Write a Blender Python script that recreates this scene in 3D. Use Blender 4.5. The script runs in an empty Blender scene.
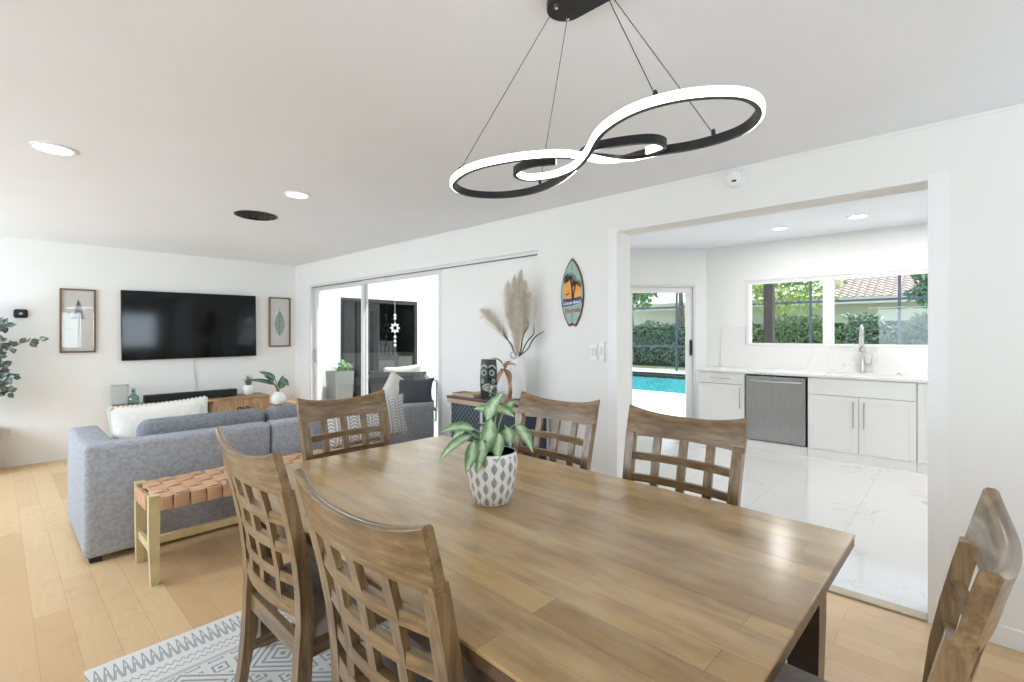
import bpy, bmesh, math, random
from mathutils import Vector, Matrix, Quaternion
PI = math.pi
sc = bpy.context.scene
COL = sc.collection
rnd = random.Random(7)

# ------------------------------------------------------------------ colour / material helpers
def s2l(c):
    return c/12.92 if c <= 0.04045 else ((c+0.055)/1.055)**2.4
def hexc(h):
    h = h.lstrip('#')
    return tuple(s2l(int(h[i:i+2], 16)/255) for i in (0, 2, 4)) + (1.0,)

def setin(nt, node, key, val):
    s = node.inputs[key]
    if isinstance(val, V): val = val.s
    if isinstance(val, bpy.types.NodeSocket): nt.links.new(val, s)
    else: s.default_value = val

def node(nt, typ, ins=None, **props):
    n = nt.nodes.new(typ)
    for k, v in props.items(): setattr(n, k, v)
    for k, v in (ins or {}).items(): setin(nt, n, k, v)
    return n

class V:
    """a shader value with arithmetic"""
    def __init__(self, nt, s): self.nt, self.s = nt, s
    def op(self, o, *a):
        n = self.nt.nodes.new('ShaderNodeMath'); n.operation = o
        for i, x in enumerate((self,)+a):
            if isinstance(x, V): self.nt.links.new(x.s, n.inputs[i])
            else: n.inputs[i].default_value = x
        return V(self.nt, n.outputs[0])
    def __add__(s, o): return s.op('ADD', o)
    def __sub__(s, o): return s.op('SUBTRACT', o)
    def __mul__(s, o): return s.op('MULTIPLY', o)
    def __truediv__(s, o): return s.op('DIVIDE', o)
    def fract(s): return s.op('FRACT')
    def floor(s): return s.op('FLOOR')
    def abs(s): return s.op('ABSOLUTE')
    def lt(s, o): return s.op('LESS_THAN', o)
    def gt(s, o): return s.op('GREATER_THAN', o)
    def mx(s, o): return s.op('MAXIMUM', o)
    def mn(s, o): return s.op('MINIMUM', o)
    def mod(s, o): return s.op('FLOORED_MODULO', o)

def coords(nt, kind='Object'):
    t = nt.nodes.new('ShaderNodeTexCoord')
    sp = nt.nodes.new('ShaderNodeSeparateXYZ')
    nt.links.new(t.outputs[kind], sp.inputs[0])
    return t.outputs[kind], [V(nt, sp.outputs[i]) for i in range(3)]

def mixc(nt, fac, a, b, blend='MIX'):
    n = nt.nodes.new('ShaderNodeMix'); n.data_type = 'RGBA'; n.blend_type = blend
    for i, v in ((0, fac), (6, a), (7, b)):
        if isinstance(v, V): v = v.s
        if isinstance(v, bpy.types.NodeSocket): nt.links.new(v, n.inputs[i])
        else: n.inputs[i].default_value = v
    return n.outputs[2]

def noise(nt, vec, scale, detail=3, rough=0.5, stretch=None):
    if stretch:
        mp = node(nt, 'ShaderNodeMapping', {'Vector': vec, 'Scale': stretch}); vec = mp.outputs[0]
    n = node(nt, 'ShaderNodeTexNoise', {'Vector': vec, 'Scale': scale, 'Detail': detail, 'Roughness': rough})
    return V(nt, n.outputs['Fac'])

def ramp(nt, v, stops):
    r = nt.nodes.new('ShaderNodeValToRGB')
    el = r.color_ramp.elements
    while len(el) < len(stops): el.new(0.5)
    for e, (p, c) in zip(el, stops): e.position = p; e.color = c
    nt.links.new(v.s, r.inputs[0])
    return r.outputs[0]

MATS = {}
def new_mat(name):
    m = bpy.data.materials.new(name); m.use_nodes = True
    nt = m.node_tree
    MATS[name] = m
    return m, nt, nt.nodes['Principled BSDF']

def plain(name, col, rough=0.5, metal=0.0, var=0.06, vscale=8.0, spec=0.5, bump=0.0, bscale=60, **kw):
    """colour broken up by soft noise, so it is a procedural surface"""
    m, nt, b = new_mat(name)
    c = hexc(col) if isinstance(col, str) else tuple(col)
    vec, _ = coords(nt)
    n = noise(nt, vec, vscale, 2)
    lo = tuple(x*(1-var) for x in c[:3])+(1,); hi = tuple(min(1, x*(1+var)) for x in c[:3])+(1,)
    nt.links.new(ramp(nt, n, [(0.3, lo), (0.7, hi)]), b.inputs['Base Color'])
    b.inputs['Roughness'].default_value = rough
    b.inputs['Metallic'].default_value = metal
    b.inputs['Specular IOR Level'].default_value = spec
    for k, v in kw.items(): b.inputs[k].default_value = v
    if bump:
        bn = noise(nt, vec, bscale, 3)
        bp = node(nt, 'ShaderNodeBump', {'Strength': bump, 'Distance': 0.004, 'Height': bn})
        nt.links.new(bp.outputs[0], b.inputs['Normal'])
    return m

def emis(name, col, strength):
    m, nt, b = new_mat(name)
    b.inputs['Base Color'].default_value = hexc(col)
    b.inputs['Emission Color'].default_value = hexc(col)
    b.inputs['Emission Strength'].default_value = strength
    return m

def wood(name, dark, mid, light, stretch, scale=5.0, rough=0.35, coat=0.0, contrast=(0.32, 0.5, 0.68)):
    m, nt, b = new_mat(name)
    vec, _ = coords(nt)
    n1 = noise(nt, vec, scale, 6, 0.62, stretch)
    n2 = noise(nt, vec, 2.3, 2)
    f = n1*0.7 + n2*0.3
    c = ramp(nt, f, [(contrast[0], hexc(dark)), (contrast[1], hexc(mid)), (contrast[2], hexc(light))])
    nt.links.new(c, b.inputs['Base Color'])
    b.inputs['Roughness'].default_value = rough
    b.inputs['Coat Weight'].default_value = coat
    b.inputs['Coat Roughness'].default_value = 0.15
    return m

def glass(name, tint=(0.97, 0.98, 0.98, 1), ior=1.45, refl=1.0, rough=0.0):
    m, nt, b = new_mat(name)
    nt.nodes.remove(b)
    tr = node(nt, 'ShaderNodeBsdfTransparent', {'Color': tint})
    gl = node(nt, 'ShaderNodeBsdfGlossy', {'Roughness': rough})
    ge = nt.nodes.new('ShaderNodeNewGeometry')
    dt = node(nt, 'ShaderNodeVectorMath', {0: ge.outputs['Incoming'], 1: ge.outputs['Normal']}, operation='DOT_PRODUCT')
    k = (V(nt, dt.outputs['Value']).abs()*-1.0+1.0).op('POWER', 5.0)
    f0 = ((ior-1)/(ior+1))**2
    f = ((k*(1-f0)+f0)*refl).mn(1.0)
    mx = nt.nodes.new('ShaderNodeMixShader')
    nt.links.new(f.s, mx.inputs[0]); nt.links.new(tr.outputs[0], mx.inputs[1]); nt.links.new(gl.outputs[0], mx.inputs[2])
    nt.links.new(mx.outputs[0], nt.nodes['Material Output'].inputs[0])
    return m

# ------------------------------------------------------------------ geometry helpers
def B(): return bmesh.new()

def merge(bm, tmp, mat=None):
    me = bpy.data.meshes.new('t'); tmp.to_mesh(me); tmp.free()
    if mat: me.transform(mat)
    bm.from_mesh(me); bpy.data.meshes.remove(me)

def box(bm, x0, x1, y0, y1, z0, z1, bev=0.0, mat=None, seg=2):
    t = bmesh.new()
    bmesh.ops.create_cube(t, size=1.0)
    for v in t.verts:
        v.co = Vector(((x0+x1)/2+v.co.x*(x1-x0), (y0+y1)/2+v.co.y*(y1-y0), (z0+z1)/2+v.co.z*(z1-z0)))
    if bev: bmesh.ops.bevel(t, geom=list(t.edges), offset=bev, segments=seg, profile=0.5, affect='EDGES')
    merge(bm, t, mat)
    return bm

def loft(bm, rings, closed=True, cap=True, uv=False):
    """rings: lists of points, same length"""
    vs = [[bm.verts.new(p) for p in r] for r in rings]
    n = len(rings[0])
    for a, b_ in zip(vs, vs[1:]):
        for i in range(n if closed else n-1):
            j = (i+1) % n
            bm.faces.new((a[i], a[j], b_[j], b_[i]))
    if cap and closed:
        bm.faces.new(list(reversed(vs[0]))); bm.faces.new(vs[-1])
    return vs

def frames(pts, up=Vector((0, 0, 1))):
    out = []
    for i, p in enumerate(pts):
        a = pts[max(0, i-1)]; c = pts[min(len(pts)-1, i+1)]
        t = (Vector(c)-Vector(a)).normalized()
        s = t.cross(up)
        if s.length < 1e-4: s = t.cross(Vector((0, 1, 0)))
        s.normalize(); u = s.cross(t).normalized()
        out.append((Vector(p), t, s, u))
    return out

def tube(bm, pts, r, seg=8, up=Vector((0, 0, 1)), cap=True):
    pts = [Vector(p) for p in pts]
    fr = frames(pts, up)
    rs = r if isinstance(r, (list, tuple)) else [r]*len(pts)
    rings = []
    for (p, t, s, u), rr in zip(fr, rs):
        rings.append([p+(s*math.cos(a)+u*math.sin(a))*rr for a in [2*PI*k/seg for k in range(seg)]])
    loft(bm, rings, True, cap)
    return bm

def bar(bm, p0, p1, w, h, up=Vector((0, 0, 1)), w1=None, h1=None):
    fr = frames([Vector(p0), Vector(p1)], up)
    rings = []
    for (p, t, s, u), (a, b_) in zip(fr, ((w, h), (w1 or w, h1 or h))):
        rings.append([p+s*x*a/2+u*y*b_/2 for x, y in ((-1, -1), (1, -1), (1, 1), (-1, 1))])
    loft(bm, rings)
    return bm

def lathe(bm, prof, seg=32, c=(0, 0, 0), uv=True):
    lay = bm.loops.layers.uv.verify() if uv else None
    cx, cy, cz = c
    rings = []
    for r, z in prof:
        rings.append([bm.verts.new((cx+r*math.cos(2*PI*k/seg), cy+r*math.sin(2*PI*k/seg), cz+z)) for k in range(seg)])
    L = len(prof)
    acc = [0.0]
    for (r0, z0), (r1, z1) in zip(prof, prof[1:]): acc.append(acc[-1]+math.hypot(r1-r0, z1-z0))
    acc = [x/max(acc[-1], 1e-6) for x in acc]
    for i in range(L-1):
        for k in range(seg):
            j = (k+1) % seg
            f = bm.faces.new((rings[i][k], rings[i][j], rings[i+1][j], rings[i+1][k]))
            if uv:
                for lp, (a, b_) in zip(f.loops, ((k, i), (k+1, i), (k+1, i+1), (k, i+1))):
                    lp[lay].uv = (a/seg, acc[b_])
    for rg, rev in ((rings[0], True), (rings[-1], False)):
        try: bm.faces.new(list(reversed(rg)) if rev else rg)
        except Exception: pass
    return bm

def prism(bm, outline, z0, z1):
    """outline [(x,y)] extruded z0..z1"""
    loft(bm, [[Vector((x, y, z0)) for x, y in outline], [Vector((x, y, z1)) for x, y in outline]])
    return bm

def obj(name, bm, mat, parent=None, smooth=20, mats=None):
    bmesh.ops.recalc_face_normals(bm, faces=bm.faces[:])
    me = bpy.data.meshes.new(name); bm.to_mesh(me); bm.free()
    if smooth:
        for p in me.polygons: p.use_smooth = True
        me.set_sharp_from_angle(angle=math.radians(smooth))
    for m in ([mat] if not mats else mats): me.materials.append(MATS[m] if isinstance(m, str) else m)
    o = bpy.data.objects.new(name, me); COL.objects.link(o)
    if parent: o.parent = parent
    return o

def tag(o, label, cat, group=None, kind=None):
    o['label'] = label; o['category'] = cat
    if group: o['group'] = group
    if kind: o['kind'] = kind
    return o

def thing(name, label, cat, loc=(0, 0, 0), rotz=0.0, group=None, mat=None):
    o = bpy.data.objects.new(name, None); COL.objects.link(o)
    o.empty_display_size = 0.1
    if mat is not None: o.matrix_world = mat
    else:
        o.location = loc; o.rotation_euler = (0, 0, rotz)
    return tag(o, label, cat, group)

def struct(name, bm, mat, parent=None, smooth=None, label=None, cat=None):
    o = obj(name, bm, mat, parent, smooth)
    if parent is None: o['kind'] = 'structure'
    if label: o['label'] = label
    if cat: o['category'] = cat
    return o

def sroot(name, loc=(0, 0, 0), mat=None):
    o = bpy.data.objects.new(name, None); COL.objects.link(o)
    if mat is not None: o.matrix_world = mat
    else: o.location = loc
    o['kind'] = 'structure'
    return o

def dup(root, loc, rotz, label, group=None):
    r = root.copy(); COL.objects.link(r); r.location = loc; r.rotation_euler = (0, 0, rotz)
    r['label'] = label
    if group: r['group'] = group
    for ch in list(root.children):
        c = ch.copy(); COL.objects.link(c); c.parent = r
        for g in list(ch.children):
            d = g.copy(); COL.objects.link(d); d.parent = c
    return r

def wall_mat(p, facing):
    """local x = right, y = up, z = out of the wall, for a thing hung on a wall at p"""
    X, Y, Z = {'-x': ((0, -1, 0), (0, 0, 1), (-1, 0, 0)),
               '-y': ((1, 0, 0), (0, 0, 1), (0, -1, 0)),
               '+y': ((-1, 0, 0), (0, 0, 1), (0, 1, 0)),
               '+x': ((0, 1, 0), (0, 0, 1), (1, 0, 0))}[facing]
    M = Matrix((X, Y, Z)).transposed().to_4x4(); M.translation = Vector(p)
    return M

def leaf(bm, base, tip, width, droop=0.25, fold=0.25, n=6, face=Vector((0, 0, 1)), point=1.0):
    """a curved blade from base to tip, 4 strips wide"""
    base, tip = Vector(base), Vector(tip)
    d = tip-base; L = d.length
    side = d.cross(face)
    if side.length < 1e-4: side = d.cross(Vector((1, 0, 0)))
    side.normalize(); nrm = side.cross(d).normalized()
    rows = []
    for i in range(n+1):
        t = i/n
        c = base+d*t+nrm*(droop*L*4*t*(1-t)*0.5)
        w = width*0.5*(math.sin(PI*min(1, t**0.75))**0.8 if t < 1 else 0)*(1-0.25*t*point)
        w = max(w, 0.0006)
        rows.append([c-side*w+nrm*w*fold, c-side*w*0.5+nrm*w*fold*0.35, c, c+side*w*0.5+nrm*w*fold*0.35, c+side*w+nrm*w*fold])
    lay = bm.loops.layers.uv.verify()
    vs = [[bm.verts.new(p) for p in r] for r in rows]
    for i in range(n):
        for k in range(4):
            f = bm.faces.new((vs[i][k], vs[i][k+1], vs[i+1][k+1], vs[i+1][k]))
            for lp, (a, b_) in zip(f.loops, ((k, i), (k+1, i), (k+1, i+1), (k, i+1))):
                lp[lay].uv = (a/4, b_/n)

def bez(a, b_, c, n=8):
    a, b_, c = Vector(a), Vector(b_), Vector(c)
    return [(1-t)**2*a+2*t*(1-t)*b_+t*t*c for t in [i/n for i in range(n+1)]]

def catmull(pts, per=8):
    P = [Vector(p) for p in pts]; out = []
    for i in range(len(P)-1):
        p0 = P[max(0, i-1)]; p1 = P[i]; p2 = P[i+1]; p3 = P[min(len(P)-1, i+2)]
        for k in range(per):
            t = k/per
            out.append(0.5*((2*p1)+(p2-p0)*t+(2*p0-5*p1+4*p2-p3)*t*t+(3*p1-p0-3*p2+p3)*t**3))
    out.append(P[-1]); return out

def pillow(bm, w, h, t, n=14, pinch=0.10):
    """a stuffed cushion, local x = w, z = h, y = thickness, centred"""
    lay = bm.loops.layers.uv.verify()
    for side in (-1, 1):
        vs = []
        for i in range(n+1):
            row = []
            for j in range(n+1):
                u = -1+2*i/n; v = -1+2*j/n
                th = t*0.5*(max(0, (1-u*u))*max(0, (1-v*v)))**0.42
                x = u*w/2*(1-pinch*(1-abs(u)**3*0+0)*(1-v*v)*abs(u)*0.9)
                z = v*h/2*(1-pinch*(1-u*u)*abs(v)*0.9)
                row.append(bm.verts.new((x, side*th, z)))
            vs.append(row)
        for i in range(n):
            for j in range(n):
                f = bm.faces.new((vs[i][j], vs[i+1][j], vs[i+1][j+1], vs[i][j+1]))
                for lp, (a, b_) in zip(f.loops, ((i, j), (i+1, j), (i+1, j+1), (i, j+1))):
                    lp[lay].uv = (a/n, b_/n)
    bmesh.ops.remove_doubles(bm, verts=bm.verts[:], dist=0.0004)
    return bm

# ------------------------------------------------------------------ materials
plain('wall_paint', '#ecebe8', 0.7, var=0.012, vscale=1.5, bump=0.06, bscale=140)
plain('ceiling_paint', '#eff2f7', 0.85, var=0.012, vscale=2, bump=0.18, bscale=90)
plain('trim_white', '#efefee', 0.4, var=0.01)
plain('kitchen_wall_paint', '#f1f1f0', 0.6, var=0.01, vscale=1.5)
plain('cabinet_white', '#f0f0ef', 0.35, var=0.01)
plain('alu_white', '#dededd', 0.35, var=0.02)
plain('alu_grey', '#a9abad', 0.35, metal=0.3, var=0.03)
plain('black_metal', '#17171a', 0.45, var=0.1)
plain('black_gloss', '#030304', 0.08, var=0.1, spec=0.3)
plain('black_plastic', '#121214', 0.5, var=0.1)
plain('grey_metal', '#b4b5b6', 0.35, metal=0.8, var=0.05)
plain('chrome', '#d8d8d8', 0.12, metal=1.0, var=0.02)
plain('sofa_grey', '#a0a3aa', 0.95, var=0.16, vscale=55, bump=0.35, bscale=260, spec=0.2)
plain('sofa_dark', '#7f8288', 0.95, var=0.2, vscale=60, bump=0.35, bscale=260, spec=0.2)
plain('white_linen', '#e9e7e0', 0.95, var=0.05, vscale=30, bump=0.3, bscale=200, spec=0.2)
plain('beige_linen', '#cdc9bf', 0.95, var=0.06, vscale=30, bump=0.3, bscale=200, spec=0.2)
plain('charcoal_fabric', '#4c4e52', 0.95, var=0.15, vscale=50, bump=0.3, bscale=220, spec=0.2)
plain('seat_fabric', '#a59a90', 0.9, var=0.08, vscale=30, bump=0.2, bscale=200, spec=0.3)
plain('bench_wood', '#cdbd90', 0.5, var=0.08, vscale=14)
plain('leather_tan', '#c99e7c', 0.5, var=0.12, vscale=14, bump=0.15, bscale=120)
plain('navy_panel', '#2a3340', 0.6, var=0.1)
plain('silver_post', '#b9babb', 0.4, var=0.04)
plain('ceramic_white', '#f0efec', 0.25, var=0.01)
plain('soil', '#6b655d', 0.95, var=0.3, vscale=60)
plain('grey_stone', '#8f9190', 0.8, var=0.06)
plain('frame_wood', '#7a5c44', 0.5, var=0.15, vscale=25)
plain('print_mat', '#dcdad4', 0.85, var=0.01)
plain('print_green', '#8fa39a', 0.8, var=0.2, vscale=25)
plain('print_ink', '#3a3f3e', 0.8)
plain('mint', '#93b3a0', 0.5, var=0.1, vscale=30)
plain('board_edge', '#5e2f36', 0.5, var=0.2, vscale=20)
plain('sun_orange', '#e59a3c', 0.5, var=0.15, vscale=20)
plain('ink_dark', '#2b2320', 0.5)
plain('banner_blue', '#3f4a78', 0.5)
plain('letter_light', '#dfe3ea', 0.5)
plain('letter_red', '#a34a4c', 0.5)
plain('copper', '#a5765a', 0.4, metal=0.6, var=0.2, vscale=20)
plain('mask_dark', '#2f3a33', 0.3, var=0.25, vscale=20)
plain('mask_light', '#c9cdc2', 0.4, var=0.1)
plain('pampas', '#e0d8ca', 0.95, var=0.12, vscale=20, spec=0.1, Alpha=0.6)
plain('willow', '#6b6059', 0.7, var=0.2, vscale=20)
plain('stem_green', '#8aa765', 0.5, var=0.15, vscale=20)
plain('stem_brown', '#6b6353', 0.7, var=0.15, vscale=20)
plain('book_tan', '#b7a088', 0.7)
plain('wicker_dark', '#4a4a4b', 0.8, var=0.2, vscale=80, bump=0.5, bscale=150)
plain('planter_grey', '#858683', 0.8, var=0.08, vscale=10)
plain('stucco_white', '#e2e2e0', 0.85, var=0.02, vscale=3)
plain('stucco_grey', '#d3d2cf', 0.9, var=0.03, vscale=3)
plain('pool_deck', '#efece6', 0.8, var=0.04, vscale=4)
plain('patio_slab', '#cfccc6', 0.8, var=0.05, vscale=4)
plain('pool_tile', '#a6e4e6', 0.4, var=0.12, vscale=5)
plain('cage_bronze', '#434a5c', 0.5, var=0.06)
plain('post_brown', '#332b27', 0.6, var=0.1)
plain('bark', '#8b8478', 0.9, var=0.25, vscale=7)
plain('blind_white', '#e4e6e8', 0.6, var=0.02)
plain('roof_tile', '#b3a29b', 0.8, var=0.2, vscale=6)
plain('wood_planter', '#c39a63', 0.6, var=0.12, vscale=12)
plain('den_shade', '#1b1c1e', 0.9)  # near-black: the unlit room's shade is put into the colour
plain('led_off_channel', '#1a1a1c', 0.4, var=0.08)
wood('console_wood_v', '#7d5e43', '#a98662', '#c5a684', (14, 14, 1.6), 3.2, 0.55)
wood('console_wood_h', '#7d5e43', '#a98662', '#c5a684', (1.6, 14, 14), 3.2, 0.55)
CH = ('#503d28', '#7d6343', '#a58a63')
wood('chair_wood_v', *CH, (16, 16, 1.8), 3.0, 0.32, 0.35)
wood('chair_wood_h', *CH, (1.8, 16, 16), 3.0, 0.32, 0.35)
wood('chair_wood_y', *CH, (16, 1.8, 16), 3.0, 0.32, 0.35)
wood('table_edge_wood', '#33241a', '#4a3524', '#6b4f34', (12, 1.5, 12), 3.0, 0.35, 0.3)
emis('led_white', '#ffffff', 9.0)
emis('lamp_white', '#ffffff', 12.0)
glass('clear_glass')
glass('window_glass', (0.96, 0.985, 0.99, 1), 1.45, 0.9)
glass('dark_glass', (0.14, 0.15, 0.16, 1), 1.7, 1.5)
glass('green_glass', (0.74, 0.81, 0.77, 1), 1.5)
glass('picture_glass', (0.99, 0.99, 0.99, 1), 1.5, 1.0)
glass('water', (0.62, 0.93, 0.95, 1), 1.33, 0.8)

def leaf_mat(name, edge, mid, trans=0.25, rough=0.4):
    m, nt, b = new_mat(name)
    vec, uvw = coords(nt, 'UV')
    ov, _ = coords(nt, 'Object')
    f = (uvw[0]-0.5).abs()*2.0
    n = noise(nt, ov, 45, 3)
    c = ramp(nt, f*0.75+(n-0.5)*0.9+0.12, [(0.15, hexc(mid)), (0.7, hexc(edge))])
    nt.links.new(c, b.inputs['Base Color'])
    b.inputs['Roughness'].default_value = rough
    return m
leaf_mat('leaf_pale', '#5f8757', '#bccfab')
leaf_mat('leaf_dark', '#3f5d4b', '#6f8a74')
leaf_mat('leaf_eucalyptus', '#4c5750', '#6f7a70')
leaf_mat('leaf_succulent', '#4d6558', '#7f9488')
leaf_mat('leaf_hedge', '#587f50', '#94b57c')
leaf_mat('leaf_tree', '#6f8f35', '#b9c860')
leaf_mat('leaf_shade', '#4a6e58', '#86a58c')  # shaded copy of the hedge green, bluish shade put into the colour
leaf_mat('leaf_copper', '#8d6a55', '#b98f72')

# wood floor
m, nt, b = new_mat('floor_planks')
vec, xyz = coords(nt)
mp = node(nt, 'ShaderNodeMapping', {'Vector': vec, 'Rotation': (0, 0, PI/2)})
bk = node(nt, 'ShaderNodeTexBrick', {'Vector': mp.outputs[0], 'Color1': hexc('#dabb92'), 'Color2': hexc('#c9a67a'), 'Mortar': hexc('#b3905f'),
          'Scale': 1.0, 'Mortar Size': 0.0012, 'Mortar Smooth': 0.3, 'Bias': -0.1, 'Brick Width': 1.1, 'Row Height': 0.128}, offset=0.37)
g = noise(nt, vec, 4.0, 5, 0.6, (12, 1.2, 1))
g2 = noise(nt, vec, 9.0, 3)
c = mixc(nt, (g-0.35)*0.8, bk.outputs[0], hexc('#bf9d72'))
c = mixc(nt, ((g2-0.55)*1.2).mx(0.0), c, hexc('#a98862'))
nt.links.new(c, b.inputs['Base Color'])
b.inputs['Roughness'].default_value = 0.38
b.inputs['Specular IOR Level'].default_value = 0.45

# table top
m, nt, b = new_mat('table_planks')
vec, xyz = coords(nt)
mp = node(nt, 'ShaderNodeMapping', {'Vector': vec, 'Rotation': (0, 0, PI/2)})
bk = node(nt, 'ShaderNodeTexBrick', {'Vector': mp.outputs[0], 'Color1': hexc('#94713f'), 'Color2': hexc('#ba965f'), 'Mortar': hexc('#5b432a'),
          'Scale': 1.0, 'Mortar Size': 0.0006, 'Mortar Smooth': 0.2, 'Bias': 0.1, 'Brick Width': 0.62, 'Row Height': 0.086}, offset=0.43)
g = noise(nt, vec, 3.0, 6, 0.6, (9, 1.4, 1))
g2 = noise(nt, vec, 2.6, 4, 0.6, (2.5, 1, 1))
c = mixc(nt, ((g-0.45)*2.2).mx(0.0).mn(1.0), bk.outputs[0], hexc('#5c462d'))
c = mixc(nt, ((g2-0.42)*2.0).mx(0.0).mn(0.75), c, hexc('#c8b087'))
nt.links.new(c, b.inputs['Base Color'])
b.inputs['Roughness'].default_value = 0.38
b.inputs['Specular IOR Level'].default_value = 0.5
b.inputs['Coat Weight'].default_value = 0.7
b.inputs['Coat Roughness'].default_value = 0.18

# marble
def marble(name, base, vein, tiles):
    m, nt, b = new_mat(name)
    vec, (x, y, z) = coords(nt)
    w = node(nt, 'ShaderNodeTexNoise', {'Vector': vec, 'Scale': 1.3, 'Detail': 5.0, 'Roughness': 0.55})
    off = node(nt, 'ShaderNodeVectorMath', {0: vec, 1: w.outputs['Color']}, operation='ADD')
    n1 = noise(nt, off.outputs[0], 0.85, 4, 0.5)
    n2 = noise(nt, off.outputs[0], 2.1, 4, 0.55)
    v1 = (((n1-0.5).abs()*-1.0+0.012)*70.0).mx(0.0).mn(1.0)
    v2 = (((n2-0.53).abs()*-1.0+0.009)*60.0).mx(0.0).mn(0.4)
    patch = ((noise(nt, vec, 1.1, 2)-0.47)*6.0).mx(0.0).mn(1.0)
    f = (v1*0.8).mx(v2)*patch*(1.0 if tiles else 0.42)
    c = mixc(nt, f, hexc(base), hexc(vein))
    if tiles:
        j = ((y-0.576)/0.655).fract()
        row = ((y-0.576)/0.655).floor()
        jx = ((x+row*0.61)/1.31).fract()
        g = j.lt(0.006).mx(jx.lt(0.003))
        c = mixc(nt, g*0.8, c, hexc('#b9b9b8'))
    nt.links.new(c, b.inputs['Base Color'])
    b.inputs['Roughness'].default_value = 0.09 if tiles else 0.2
    return m
marble('marble_tile', '#dddcdb', '#8f8d8b', True)
marble('marble_slab', '#efeeed', '#a19e9b', False)

# pot: columns of pointed ovals
m, nt, b = new_mat('pot_pattern')
vec, (u, v, w) = coords(nt, 'UV')
cu = u*18.0; par = cu.floor().mod(2.0)
fx = cu.fract()-0.5
rv = v*3.9+par*0.5
fy = rv.fract()-0.5
lens = ((fy/0.40)*(fy/0.40)*-1.0+1.0)*0.34
ins = fx.abs().lt(lens)
cell = ((fx.abs()*7.0+fy*12.0).fract()).gt(0.34)
stem = fx.abs().lt(0.02)
band = v.gt(0.06)*v.lt(0.965)
mask = ((ins*cell).mx(stem))*band
nt.links.new(mixc(nt, mask*0.9, hexc('#f0f0ef'), hexc('#4a4d56')), b.inputs['Base Color'])
b.inputs['Roughness'].default_value = 0.3

# lumbar cushion with chevron columns
m, nt, b = new_mat('chevron_fabric')
vec, (u, v, w) = coords(nt, 'UV')
cu = u*8.0
fx = cu.fract()
line = (fx-0.5).abs().gt(0.455)
ch = ((v*13.0+(fx-0.5).abs()*2.2).fract()-0.5).abs().lt(0.17)*((fx-0.5).abs().lt(0.30))
nt.links.new(mixc(nt, line.mx(ch), hexc('#a5a5a6'), hexc('#e9e8e6')), b.inputs['Base Color'])
b.inputs['Roughness'].default_value = 0.95

# navy lattice door
m, nt, b = new_mat('lattice_panel')
vec, (x, y, z) = coords(nt)
a1 = ((y+z)/0.045).fract(); a2 = ((y-z)/0.045).fract()
g = a1.lt(0.1).mx(a2.lt(0.1))
nt.links.new(mixc(nt, g, hexc('#1f2b33'), hexc('#7f8f96')), b.inputs['Base Color'])
b.inputs['Roughness'].default_value = 0.5

# rug: rows of tall spikes, zigzags, then diamonds (y measured in from the far edge)
m, nt, b = new_mat('rug_pattern')
vec, (x, y, z) = coords(nt)
t = (y*-1.0)+2.62
def tri(p, ph=0.0): return (((x+ph)/p).fract()-0.5).abs()*2.0
w1 = tri(0.031)
spike_t = (t-0.03)/0.13
in1 = spike_t.gt(0.0)*spike_t.lt(1.0)
d1 = (w1-(spike_t*-1.0+1.0))
line1 = d1.abs().lt(0.16)
hatch = (d1.lt(0.0)).mx(0.0)
d1b = (tri(0.031)-(spike_t*-1.0+1.35))
l1 = in1*(line1.mx((d1b.abs().lt(0.14))*spike_t.gt(0.45)))
wz = tri(0.028)*0.022
z1 = ((t-0.195)-wz).abs().lt(0.0045)
z2 = ((t-0.235)-wz).abs().lt(0.0035)
ln = (t-0.29).abs().lt(0.003).mx((t-0.302).abs().lt(0.0025))
dx = tri(0.34); dyv = (((t-0.31)/0.34).fract()-0.5).abs()*2.0
dm = dx+dyv
rings = ((dm*4.5).fract()).lt(0.4)*dm.lt(1.0)
sx = (((x/0.085).fract()-0.5).abs()).mx((((t/0.085).fract()-0.5).abs()))
sq = (sx.lt(0.34)*sx.gt(0.24)).mx(sx.lt(0.10))*dm.gt(1.05)
body = t.gt(0.312)*(rings.mx(sq))
mask = l1.mx(z1).mx(z2).mx(ln).mx(body)
wv = noise(nt, vec, 180, 2)
base = mixc(nt, wv, hexc('#d0cfcb'), hexc('#e2e1dd'))
nt.links.new(mixc(nt, mask*0.66, base, hexc('#6b6c70')), b.inputs['Base Color'])
b.inputs['Roughness'].default_value = 0.95

# stainless steel, brushed
m, nt, b = new_mat('stainless')
vec, _ = coords(nt)
n = noise(nt, vec, 6.0, 4, 0.6, (1, 60, 1))
nt.links.new(ramp(nt, n, [(0.3, hexc('#98989a')), (0.7, hexc('#b3b3b4'))]), b.inputs['Base Color'])
b.inputs['Metallic'].default_value = 0.95; b.inputs['Roughness'].default_value = 0.2

# lawn
plain('lawn_green', '#a3b585', 0.95, var=0.25, vscale=14)

H = 2.40
# ================================================================== SETTING
# right wall: X = 3.06 ; far wall: Y = 7.25 ; kitchen window wall: X = 6.90
XW, XB = 3.06, 3.245
YF = 7.25
YN, XL = -2.4, -2.2
bm = B(); box(bm, XL, 3.10, YN, YF, -0.08, 0.0); struct('floor', bm, 'floor_planks')
bm = B(); box(bm, XL-.1, XB, YN-.1, YF+.1, H, H+0.1); struct('ceiling', bm, 'ceiling_paint')
bm = B(); box(bm, XL-.1, XB, YF, YF+0.12, -0.08, H); struct('wall_far', bm, 'wall_paint')
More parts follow.
